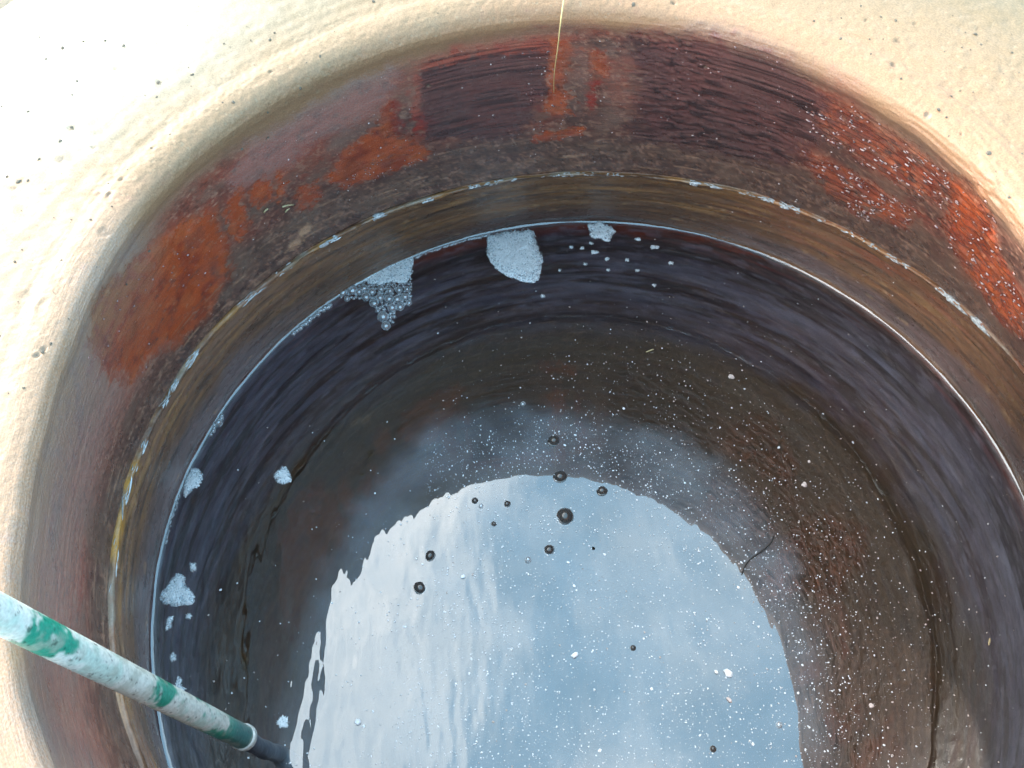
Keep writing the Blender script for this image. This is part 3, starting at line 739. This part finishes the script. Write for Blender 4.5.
foam_thing([(276,470),(286,467),(292,474),(291,482),(280,486),(274,480)], 'lone little round foam patch floating clear of the left wall', 3, .003, 26)
foam_thing([(192,468),(199,469),(203,478),(198,487),(190,490),(186,497),(183,495),(186,480)], 'narrow foam wedge clinging to the left waterline', 4, .003, 26)
foam_thing([(160,596),(166,588),(178,573),(184,577),(185,586),(194,595),(194,603),(175,606),(163,603)], 'ragged flat foam patch on the left above the pole', 5, .003, 50)
foam_thing([(190,562),(196,563),(196,571),(191,572)], 'tiny foam fleck above the ragged foam patch', 6, .002, 10)
foam_thing([(170,655),(174,652),(176,659),(171,663)], 'tiny foam fleck just above the pole near the wall', 7, .002, 10)
foam_thing([(173,690),(178,676),(182,679),(179,690),(186,688),(184,694)], 'forked foam fleck tucked against the upper side of the pole', 8, .002, 14)
foam_thing([(167,618),(173,616),(171,628),(166,630)], 'small foam fleck under the ragged foam patch by the wall', 9, .002, 10)
own = {(638,239): 'small white fleck right of the oval foam patch', (655,247): 'largest white fleck farthest right near the top waterline', (543,296): 'white fleck just below the tip of the kite shaped foam patch',
       (594,252): 'white fleck right under the oval foam patch', (188,616): 'tiny fleck under the ragged foam patch, away from the wall', (283,722): 'pale foam fleck left of the sky reflection near the pole end'}
for x, y, rx, ry in ((582,248,2,1.6),(594,252,4,2.2),(638,239,3,1.6),(655,247,5,2.2),(607,259,2,1.4),(627,260,2,1.4),(671,263,2.6,1.6),(543,296,2,1.8),(591,243,1.7,1.4),(608,270,1.5,1.2),(585,264,1.4,1.2),(637,270,2,1.2),(654,285,1.6,1.4),(571,247,1.4,1.2),(560,270,1.3,1.2),(188,616,3,3),(283,722,6,7)):
    foam_thing([(x+rx*math.cos(a)*rnd.uniform(.6, 1.2), y+ry*math.sin(a)*rnd.uniform(.6, 1.2)) for a in np.linspace(0, 2*math.pi, 8, endpoint=False)],
        own.get((x, y), 'tiny white foam fleck floating on the dark water below the oval patch'), 20+int(x), .0008, 0, 'foam_fleck', None if (x, y) in own else 'tiny foam flecks near the waterline')

# cluster of large clear bubbles with fine foam behind, every bubble a part
clus = empty('foam_cluster', at(375, 290, 0)); cc = at(375, 290, 0)
tag(clus, 'triangular cluster of clear round bubbles against the upper left waterline', 'foam')
me_, c = foam_mesh([(362,279),(372,272),(384,265),(400,261),(414,257),(412,268),(411,277),(404,283),(392,281),(380,284),(370,283)], .002, 12, 40, (.0010, .0020), 'fine_foam')
link('fine_foam', me_, None, clus, Vector(c-cc))
hm = mesh('bubble', HV, HF)
hull = np.array([(334,292),(345,283),(352,280),(375,267),(398,261),(414,257),(413,275),(412,294),(412,306),(397,311),(394,323),(385,329),(379,320),(376,310),(368,302),(358,300),(340,300)], float)
placed = []
big = [(386,326,5.0),(383,317,6.0),(392,308,5),(400,307,4.5),(374,303,5),(366,297,5),(352,290,6),(343,293,4.5),(380,298,4.5),(389,299,4.6),(397,299,4.4),(405,297,4.4),(409,303,3.4),(359,292,4),(372,292,4.2),(364,288,4.0),(338,293,3.6),(347,299,3.2),(381,289,3.8),(390,291,3.6),(399,290,3.8),(407,289,3.2),(356,283,3.4),(345,284,3.2)]
def addb(x, y, rp):
    p = at(x, y, 0); dep = project(p[None])[2][0]; r = rp*dep/FPX
    placed.append((x, y, rp))
    o = link('bubble', hm, MFILM, clus, Vector(p-cc)); o.scale = (r, r, r*rnd.uniform(.8, 1)); o.rotation_euler.z = rnd.uniform(0, 6)
for b_ in big: addb(*b_)
tries = 0
while len(placed) < 295 and tries < 14000:
    tries += 1
    x = rnd.uniform(333, 415); y = rnd.uniform(256, 329)
    s_ = polysdf(np.array([x]), np.array([y]), hull)[0]
    if s_ > -1: continue
    lim = min(3.2, max(1.2, 1.2+(y-270)*.05))
    rp = rnd.uniform(.7, 1.15)*lim*.75
    if all((x-a)**2+(y-b)**2*1.25 > ((rp+c_)*.80)**2 for a, b, c_ in placed): addb(x, y, rp)

# bead strings of bubbles along the waterline
def water_ring_px(deg):
    a = math.radians(deg); P = wc+np.array([.4935*math.cos(a), .4935*math.sin(a), .0])
    return P
def bead_string(d0, d1, n, rmin, rmax, label):
    e = empty('bubble_string', water_ring_px((d0+d1)/2)); tag(e, label, 'foam')
    for k in range(n):
        a = d0+(d1-d0)*(k+rnd.uniform(-.3, .3))/n
        P = water_ring_px(a); r = rnd.uniform(rmin, rmax)
        inw = (wc-P)/np.linalg.norm(wc-P)
        P = P+inw*(r*.8+rnd.uniform(-.001, .0025))
        P[2] = .0012
        o = link('bubble', hm, MFILM, e, Vector(P)-e.location); o.scale = (r, r, r)
def deg_of(x, y):
    p = at(x, y, 0)-wc; return math.degrees(math.atan2(p[1], p[0])) % 360
bead_string(deg_of(415, 255), deg_of(490, 234), 60, .0010, .0026, 'string of small bubbles along the waterline right of the bubble cluster')
bead_string(deg_of(330, 305), deg_of(290, 333), 34, .0014, .0038, 'string of clear bubbles along the waterline left of the bubble cluster')
bead_string(deg_of(220, 416), deg_of(210, 437), 10, .0015, .0045, 'knot of few bubbles on the left waterline above the foam wedge')
bead_string(deg_of(185, 497), deg_of(165, 545), 40, .0008, .0016, 'line of tiny bubbles trailing down the left waterline below the foam wedge')

# dark shiny single bubbles out on the water
def bead_material():
    m, t = newmat('darkened_bubble'); L = t.links.new
    o = N(t, 'ShaderNodeOutputMaterial'); lw = N(t, 'ShaderNodeLayerWeight', i_Blend=.5)
    r = N(t, 'ShaderNodeMapRange'); L(lw.outputs['Facing'], r.inputs[0]); r.inputs[1].default_value = .12; r.inputs[2].default_value = .45; r.inputs[3].default_value = .85; r.inputs[4].default_value = 1
    p = N(t, 'ShaderNodeBsdfPrincipled', i_Roughness=.05); p.inputs['Metallic'].default_value = .3; p.inputs['Base Color'].default_value = (.07, .065, .06, 1); p.inputs['Specular IOR Level'].default_value = 1  # dark base colour stands in for the wall mirrored in the bubble
    tr = N(t, 'ShaderNodeBsdfTransparent'); tr.inputs[0].default_value = (.55, .53, .5, 1)
    mx = N(t, 'ShaderNodeMixShader'); L(r.outputs[0], mx.inputs[0]); L(tr.outputs[0], mx.inputs[1]); L(p.outputs[0], mx.inputs[2]); L(mx.outputs[0], o.inputs[0])
    return m
MBEAD = bead_material()
MCLEAR = MFILM
BV, BF = hemi(28, 12)
bm2 = mesh('clear_bubble', BV, BF)
# a bubble stands almost free of the surface, with a wide foot where the water climbs it
BV2 = []
for a_, h_ in ((1.3, 0), (1.08, .04), (.98, .12), (.99, .28), (.97, .46), (.90, .66), (.78, .84), (.62, .97), (.42, 1.07), (.22, 1.12)):
    BV2 += [(a_*math.cos(k/28*2*math.pi), a_*math.sin(k/28*2*math.pi), h_) for k in range(28)]
BV2.append((0, 0, 1.14)); BF2 = [(a*28+b, a*28+(b+1) % 28, (a+1)*28+(b+1) % 28, (a+1)*28+b) for a in range(9) for b in range(28)]+[(9*28+b, 9*28+(b+1) % 28, 280) for b in range(28)]
bm_ = mesh('dark_bubble', BV2, BF2)
singles = [(554,441,6.2,0,'dark round bubble highest of the vertical row above the bright sky reflection'),
 (560,477,6.5,0,'dark bubble sitting on the upper edge of the bright sky reflection'),
 (565,517,8.6,0,'largest dark bubble inside the bright sky reflection near its top'),
 (549,550,5,0,'dark bubble just below the largest dark bubble'),
 (528,560,4.2,1,'clear faint bubble left of the dark one below the largest'),
 (475,501,3.4,0,'left bubble of the near touching pair near the reflection top'),
 (481,506,3,1,'right smaller bubble of the near touching pair near the reflection top'),
 (507,504,3.4,0,'small dark bubble right of the touching pair'),
 (494,524,2.6,0,'tiny dark bubble below and between the pair and its right neighbour'),
 (430,556,5.4,0,'upper of two dark bubbles at left in the sky reflection'),
 (420,588,6.2,0,'lower of two dark bubbles at left in the sky reflection'),
 (633,648,2.8,0,'tiny dark bubble alone in the middle right of the sky reflection'),
 (713,749,3.2,0,'tiny dark bubble near the lower right of the sky reflection'),
 (779,725,4.2,1,'clear bubble near the right edge of the sky reflection'),
 (602,491,5.5,0,'brownish bubble in a dark notch at the top edge of the sky reflection'),
 (523,404,3.2,1,'tiny pale bubble above the dust on the dark water'),
 (217,422,5.0,1,'single large clear bubble stuck on the left waterline')]
for x, y, rp, kind, lab in singles:
    p = at(x, y, 0); r = rp*project(p[None])[2][0]/FPX
    if x == 217: p = water_ring_px(deg_of(217, 422))+np.array([.004, -.003, 0])
    o = link('bubble', bm_ if kind == 0 else bm2, MBEAD if kind == 0 else MCLEAR, None, Vector(p)+Vector((0, 0, .0003))); o.scale = (r*rnd.uniform(.78, .88), r*rnd.uniform(.72, .84), r*rnd.uniform(.7, .95)); o.rotation_euler = (rnd.uniform(-.15, .15), rnd.uniform(-.15, .15), rnd.uniform(0, 3))
    tag(o, lab, 'bubble')

# ------------------------------------------------------------------ floating dust
def specks(n, dens, rfun, name, mat, z=.0007, label=None, cat=None):
    V = []; F = []
    c = 0; guard = 0
    while c < n and guard < n*60:
        guard += 1
        x = rnd.uniform(200, 1060); y = rnd.uniform(215, 820)
        if rnd.random() > dens(x, y): continue
        p = at(x, y, 0)
        if (p[0]-wc[0])**2+(p[1]-wc[1])**2 > .486**2: continue
        r = rfun(); k = rnd.choice((4, 5, 6)); a0 = rnd.uniform(0, 6); el = rnd.uniform(.5, 1); b0 = len(V)
        ca, sa = math.cos(a0), math.sin(a0)
        top = []
        for q in range(k):
            a = q/k*2*math.pi; rr = r*rnd.uniform(.65, 1.2)
            X = rr*math.cos(a); Y = rr*math.sin(a)*el
            V.append((p[0]+X*ca-Y*sa, p[1]+X*sa+Y*ca, z))
        V.append((p[0], p[1], z+r*.35))
        for q in range(k): F.append((b0+q, b0+(q+1) % k, b0+k))
        c += 1
    o = link(name, mesh(name, V, F, False), mat)
    o['kind'] = 'stuff'
    if label: tag(o, label, cat)
    return o
cl = [(rnd.uniform(330, 820), rnd.uniform(470, 790), rnd.uniform(8, 30)) for _ in range(60)]
def dens_main(x, y):
    # thick over the middle and right, thinning outwards; none in the dark upper left
    e = ((x-590)/ (300 if x > 590 else 215))**2+((y-720)/ (335 if x > 520 else 300))**2
    b = math.exp(-max(e-.55, 0)*2.6)
    if x < 430 and y < 520: b *= .1
    b *= .35+.5*float(vnoise(np.array([x/24.]), np.array([y/24.]), 5)[0]*.5+.5)
    rim = abs(math.hypot((x-560)/1.0, (y-735))-285)
    if y < 520 and 425 < x < 660: b += .75*math.exp(-((y-450-(abs(x-530)/130)**2*35)/32)**2)
    if x > 640: b += .14*math.exp(-((math.hypot(x-560, y-730)-270)/40)**2)
    for cx, cy, cr in cl:
        if abs(x-cx) < cr and abs(y-cy) < cr: b += .22*math.exp(-((x-cx)**2+(y-cy)**2)/(cr*cr*.2))
    return b
MD1 = simple('pale_dust', (.80, .82, .84), .7); MD2 = simple('brownish_scum', (.50, .42, .38), .8)
specks(11500, dens_main, lambda: .00025+.0009*rnd.random()**3.6, 'floating_dust', MD1, label='fine pale dust scattered over the sky reflection and around it', cat='dust')
specks(230, lambda x, y: .8*math.exp(-((x-560)/330)**2-((y-640)/200)**2), lambda: .0009+.0014*rnd.random()**3, 'floating_scum', MD1, label='larger white scum flakes among the fine dust on the water', cat='scum')
def dens_dark(x, y):
    if x < 430: return .04
    return .15+.7*math.exp(-((math.hypot(x-560, y-730)-350)/60)**2)*(1 if x > 620 else .4)
specks(1300, dens_dark, lambda: .0003+.0011*rnd.random()**3, 'floating_grit', MD2, label='brown pink grit floating on the dark water beyond the dust', cat='grit')

# individual pale flakes on the dark water
for x, y, lab in ((585,201+384,None),):
    pass
def flake(x, y, L, Wd, ang, mat, name, label, cat, z=.0012, group=None):
    p = at(x, y, 0); s = project(p[None])[2][0]/FPX; L *= s*.8; Wd *= s*.8
    n = 10; V = []; F = []
    for k in range(n):
        a = k/n*2*math.pi; q = rnd.uniform(.75, 1.15)
        V.append((L*.5*math.cos(a)*q, Wd*.5*math.sin(a)*q, 0))
    for k in range(n): V.append((V[k][0]*.7, V[k][1]*.7, min(Wd, L)*.22))
    F = [tuple(range(n, 2*n))]+[(k, (k+1) % n, n+(k+1) % n, n+k) for k in range(n)]+[tuple(range(n))[::-1]]
    o = link(name, mesh(name, V, F, False), mat, None, Vector((p[0], p[1], z))); o.rotation_euler.z = ang
    return tag(o, label, cat, group)
MSTRAW = simple('dry_straw', (.50, .40, .22), .6, noise=.2, nscale=300)
flake(650, 351, 12, 2.2, .35, MSTRAW, 'straw_bit', 'short straw bit floating on the dark water near the far wall', 'straw')
flake(989, 642, 10, 2.4, 1.1, MSTRAW, 'straw_bit', 'short pale straw bit floating by the right wall', 'straw')
MFLK = simple('pale_flake', (.62, .52, .48), .7, noise=.2, nscale=400)
for x, y, a, b, lab in ((731,377,7,8,'pale flake on dark water in front of the far right wall'), (804,485,7,8,'pinkish flake on the dark water right of the reflection, the upper one'),
   (809,462,4,4,'tiny pinkish flake just above the upper right flake'), (871,706,7,6,'pinkish flake low on the dark water at the right'), (728,673,9,13,'largest white flake on the right of the sky reflection'),
   (716,672,6,5,'small white flake beside the largest one on the sky reflection'), (729,700,5,9,'pale flake at the bottom right of the sky reflection'), (358,722,9,9,'white flake low on the left of the sky reflection'), (463,577,7,5,'white flake near the left middle of the reflection top'), (575,655,8,10,'flat grey flake in the middle of the sky reflection')):
    flake(x, y, a, b, rnd.uniform(0, 3), MFLK if 'pink' in lab or 'pale' in lab else MD1, 'flake', lab, 'flake')
# thin dark line laid across the edge of the reflection
pts = []
for q in np.linspace(0, 1, 24):
    p = at(774-34*q+3*math.sin(q*7), 536+38*q, .0006+.001*math.sin(q*11)**2); pts.append(p)
V, F = tube(pts, .0008, 8); o0 = pts[12]
tag(link('dark_line', mesh('dark_line', V-o0, F), simple('plain_dark', (.03, .028, .025), .8), None, o0), 'thin dark line across the right edge of the reflection', 'dark_line')

# ------------------------------------------------------------------ things lying on the rim and wall
def on_surface(x, y, off=.002):
    u_, v_, P, n = surf(x, y)
    return P+n*off
pts = [on_surface(553.5, 92, .0015), on_surface(553.5, 75, .006), on_surface(555, 55, .012), on_surface(558, 35, .014), on_surface(561, 18, .012)]
e_ = on_surface(565, 2, .008); pts += [e_, e_+(e_-pts[-1])*3+np.array([0.004, .0, -.004])]
pts = np.array(pts)
tq = np.linspace(0, len(pts)-1, 50); P = np.stack([np.interp(tq, range(len(pts)), pts[:, k]) for k in range(3)], 1)
for _ in range(12): P[1:-1] = (P[:-2]+2*P[1:-1]+P[2:])/4
V, F = tube(P, np.linspace(.0003, .0008, 50), 8); o0 = P[0]
tag(link('grass_stem', mesh('grass_stem', V-o0, F), simple('dry_grass', (.62, .46, .20), .5), None, o0), 'long thin dry grass stem hanging over the far rim onto the glaze', 'grass stem')
for x, y, x2, y2, lab in ((282,206,293,203,'pale straw splinter stuck on the wall below the left orange streaks'), (263,212,267,207,'shorter straw splinter left of the pale one on the wall'), (284,212,289,207,'thin straw splinter just below the pale one')):
    a, b = on_surface(x, y, .0012), on_surface(x2, y2, .0018)
    V, F = tube([a, (a+b)/2+np.array([0, 0, .0006]), b], .0009, 8)
    tag(link('straw_splinter', mesh('straw_splinter', V-a, F), MSTRAW, None, a), lab, 'straw')

def crumb(x, y, s, mat, name, label=None, cat=None, group=None, store=None):
    u_, v_, P, n = surf(x, y)
    V = []
    for a in range(3):
        for b in range(6):
            la = (-.5+a*.5)*math.pi*.6; q = b/6*2*math.pi; r = rnd.uniform(.7, 1.25)*s
            V.append((r*math.cos(la)*math.cos(q)*1.3, r*math.cos(la)*math.sin(q), r*math.sin(la)*.6))
    V.append((0, 0, s*.6))
    F = [(a*6+b, a*6+(b+1) % 6, (a+1)*6+(b+1) % 6, (a+1)*6+b) for a in range(2) for b in range(6)]+[(12+b, 12+(b+1) % 6, 18) for b in range(6)]
    R = Vector(n).to_track_quat('Z', 'Y').to_matrix() @ Matrix.Rotation(rnd.uniform(0, 6), 3, 'Z')
    V = [R @ Vector(v) for v in V]
    if store is not None:
        b0 = len(store[0]); store[0].extend(Vector(P+n*s*.2)+v for v in V); store[1].extend(tuple(b0+i for i in f) for f in F); return
    o = link(name, mesh(name, V, F, False), mat, None, Vector(P+n*s*.2))
    return tag(o, label, cat, group)
MDIRT = simple('dirt', (.12, .10, .075), .9, noise=.3, nscale=500)
for x, y, s, lab in ((159,82,.0026,'dark crumb of dirt on the rim, right of the pale stains'), (62,48,.0022,'dark round crumb on the brightest part of the rim'),
    (124,46,.0026,'grey crumb on the upper left rim near the pale yellow stain'), (72,127,.0026,'dark crumb at the upper end of the cracked pit on the rim'), (60,142,.0026,'dark crumb at the lower end of the cracked pit on the rim'),
    (20,182,.0030,'grey crumb on the far left of the rim below the cracked pit'), (233,102,.0022,'dark crumb on the rim crease above the red glaze'), (300,88,.0022,'dark crumb beside the crease farther right'),
    (42,352,.0026,'dark crumb at the left on the rim below the long brown stain'), (268,137,.0022,'dark crumb where the purple glaze begins'), (634,4,.0030,'dark crumb at the very top of the rim right of the grass stem'), (988,153,.0028,'dark sliver of dirt at the right edge of the glaze')):
    crumb(x, y, s*.62, MDIRT, 'dirt_crumb', lab, 'crumb')
st = ([], [])
for _ in range(900):
    x = rnd.uniform(0, 1023); y = rnd.uniform(0, 767)
    u_ = PX[K_MOUTH:K_FLANGE]  # only on the bare rim
    lx = (x-560)/560; 
    if not ((x < 330 and y < 420-x*1.05) or (y < 20+max(0, (x-800)*.9) and x > 560) or (y < 60-(x-330)*.25 and 330 <= x < 560)): continue
    crumb(x, y, .0004+.0012*rnd.random()**3, MDIRT, '', store=st)
o = link('grit', mesh('grit', [tuple(v) for v in st[0]], st[1], False), MDIRT); tag(o, 'scattered specks of dark grit on the tan clay rim', 'grit', kind='stuff')
# pale bits stuck to the wet glaze, more of them added as sparkle
st = ([], [])
for _ in range(620):
    x = rnd.uniform(30, 1020); y = rnd.uniform(40, 300)
    if (x-560)**2/500**2+(y-620)**2/590**2 > 1 or (x-570)**2/420**2+(y-620)**2/440**2 < 1: continue
    crumb(x, y, .0003+.0008*rnd.random()**3, MFLK, '', store=st)
o = link('wall_specks', mesh('wall_specks', [tuple(v) for v in st[0]], st[1], False), MFLK); tag(o, 'tiny pale specks on the glazed inner wall, partly painted sparkle', 'speck', kind='stuff')

# wet raised ridges of glaze that catch the light, and pale dabs added as wet glints along the joint: parts of the jar
def blobs(name, items, mat, label):
    V = []; F = []
    for u0, P, n, L_, Wd, Hh in items:
        t1 = np.array([-math.sin(u0/.42), math.cos(u0/.42), 0]); t1 = t1-n*(t1@n); t1 /= np.linalg.norm(t1); t2 = np.cross(n, t1)
        sk = rnd.uniform(-.3, .3); t1 = t1+t2*sk; b0 = len(V); k1 = 8
        for a, h_ in ((1, -.2), (.8, .55), (.4, .95)):
            for q in range(k1):
                w = q/k1*2*math.pi; j = rnd.uniform(.8, 1.2)
                V.append(P+t1*L_*a*math.cos(w)*j+t2*Wd*a*math.sin(w)*j+n*Hh*h_)
        V.append(P+n*Hh)
        F += [(b0+a*k1+q, b0+a*k1+(q+1) % k1, b0+(a+1)*k1+(q+1) % k1, b0+(a+1)*k1+q) for a in range(2) for q in range(k1)]
        F += [(b0+2*k1+q, b0+2*k1+(q+1) % k1, b0+3*k1) for q in range(k1)]
    o = link(name, mesh(name, np.array(V)-base, F), mat, jar); o['kind'] = 'stuff'; o['label'] = label
    return o
def scatter(polys, n, Lr, Wr, Hr):
    out = []
    for _ in range(n):
        k = rnd.randrange(len(polys)); P_ = np.array(polys[k], float)
        for _t in range(40):
            x, y = rnd.uniform(P_[:, 0].min(), P_[:, 0].max()), rnd.uniform(P_[:, 1].min(), P_[:, 1].max())
            if polysdf(np.array([x]), np.array([y]), P_)[0] < 0 and vnoise(np.array([x/9.]), np.array([y/9.]), 9)[0] > -.25: break
        else: continue
        u0, v0, P, nn_ = surf(x, y, KEY[14], K_MOUTH)
        out.append((u0, P, nn_, rnd.uniform(*Lr), rnd.uniform(*Wr), rnd.uniform(*Hr)))
    return out
WET = simple('wet_glaze', (.16, .045, .03), .07, spec=1.0, coat=1, noise=.5, nscale=90)
zJ = [(790,95),(850,105),(892,130),(955,178),(940,205),(905,190),(870,170),(815,135)]; zJ2 = [(800,150),(835,163),(870,183),(918,212),(905,228),(862,220),(826,190)]
zK = [(945,185),(992,200),(1005,250),(1023,295),(1023,345),(1000,325),(962,268),(935,225)]
it = scatter([zJ, zJ2, zK], 470, (.0008, .0036), (.0005, .0010), (.0006, .0013))
it += scatter([[(640,45),(720,35),(800,70),(820,120),(760,140),(640,120)], [(520,50),(560,50),(580,110),(590,140),(530,140)], [(70,400),(120,385),(150,380),(190,320),(225,270),(245,215),(230,200),(110,300)], [(340,185),(395,140),(428,150),(423,162),(350,190)]], 170, (.0006, .0018), (.0004, .0008), (.0005, .0010))
blobs('wet_ridges', it, WET, 'small wet raised ridges of glaze catching the light')
GLINT = simple('pale_glints', (.50, .52, .52), .14, spec=1.0, coat=1, noise=.4, nscale=300)  # pale colour stands in for wet glints along the joint
ji = KEY[14]-4
it = []
def add_glints(x0, x1, n, w, top=True):
    # columns whose joint lies between these two bearings (degrees round the jar)
    for _ in range(n):
        dgr = rnd.uniform(x0, x1)
        if vnoise(np.array([dgr*.9]), np.array([3.3]), 7)[0] < -.15: continue
        j_ = int(np.argmin(np.abs(TH-math.radians(dgr))))
        r_ = KEY[14]-rnd.choice((3, 5, 7, 9))
        it.append((UU[r_, j_], D[r_, j_], NRM[r_, j_], rnd.choice((.6, .8, 1, 1.6))*rnd.uniform(.0012, .004)*w*(1.9 if dgr > 140 else 1), rnd.choice((.6, 1, 1, 1.5))*rnd.uniform(.0005, .0012)*w*(.5 if dgr > 140 else 1), rnd.uniform(.0005, .0012)*w))
def dg(x, y): return math.degrees(surf(x, y)[0]/.42)
for (a_, b_, n_, w_) in (((420,197),(440,193),14,1.1), ((452,187),(520,178),40,.8), ((365,220),(388,208),16,1.4), ((325,252),(340,243),14,1.6), ((250,318),(300,275),26,.9), ((165,410),(205,360),60,1.0), ((128,520),(150,450),50,1.0), ((540,176),(640,177),46,.6), ((690,181),(722,187),26,1.2),
     ((725,188),(770,203),30,.8), ((772,204),(800,215),26,1.2), ((820,222),(900,262),40,.8), ((905,265),(960,305),40,.9), ((950,298),(985,322),40,1.5), ((123,600),(128,540),10,.8)):
    add_glints(min(dg(*a_), dg(*b_)), max(dg(*a_), dg(*b_)), int(n_*1.3), w_*1.15)
blobs('pale_glints', it, GLINT, 'broken row of pale painted glints along the joint of the neck')
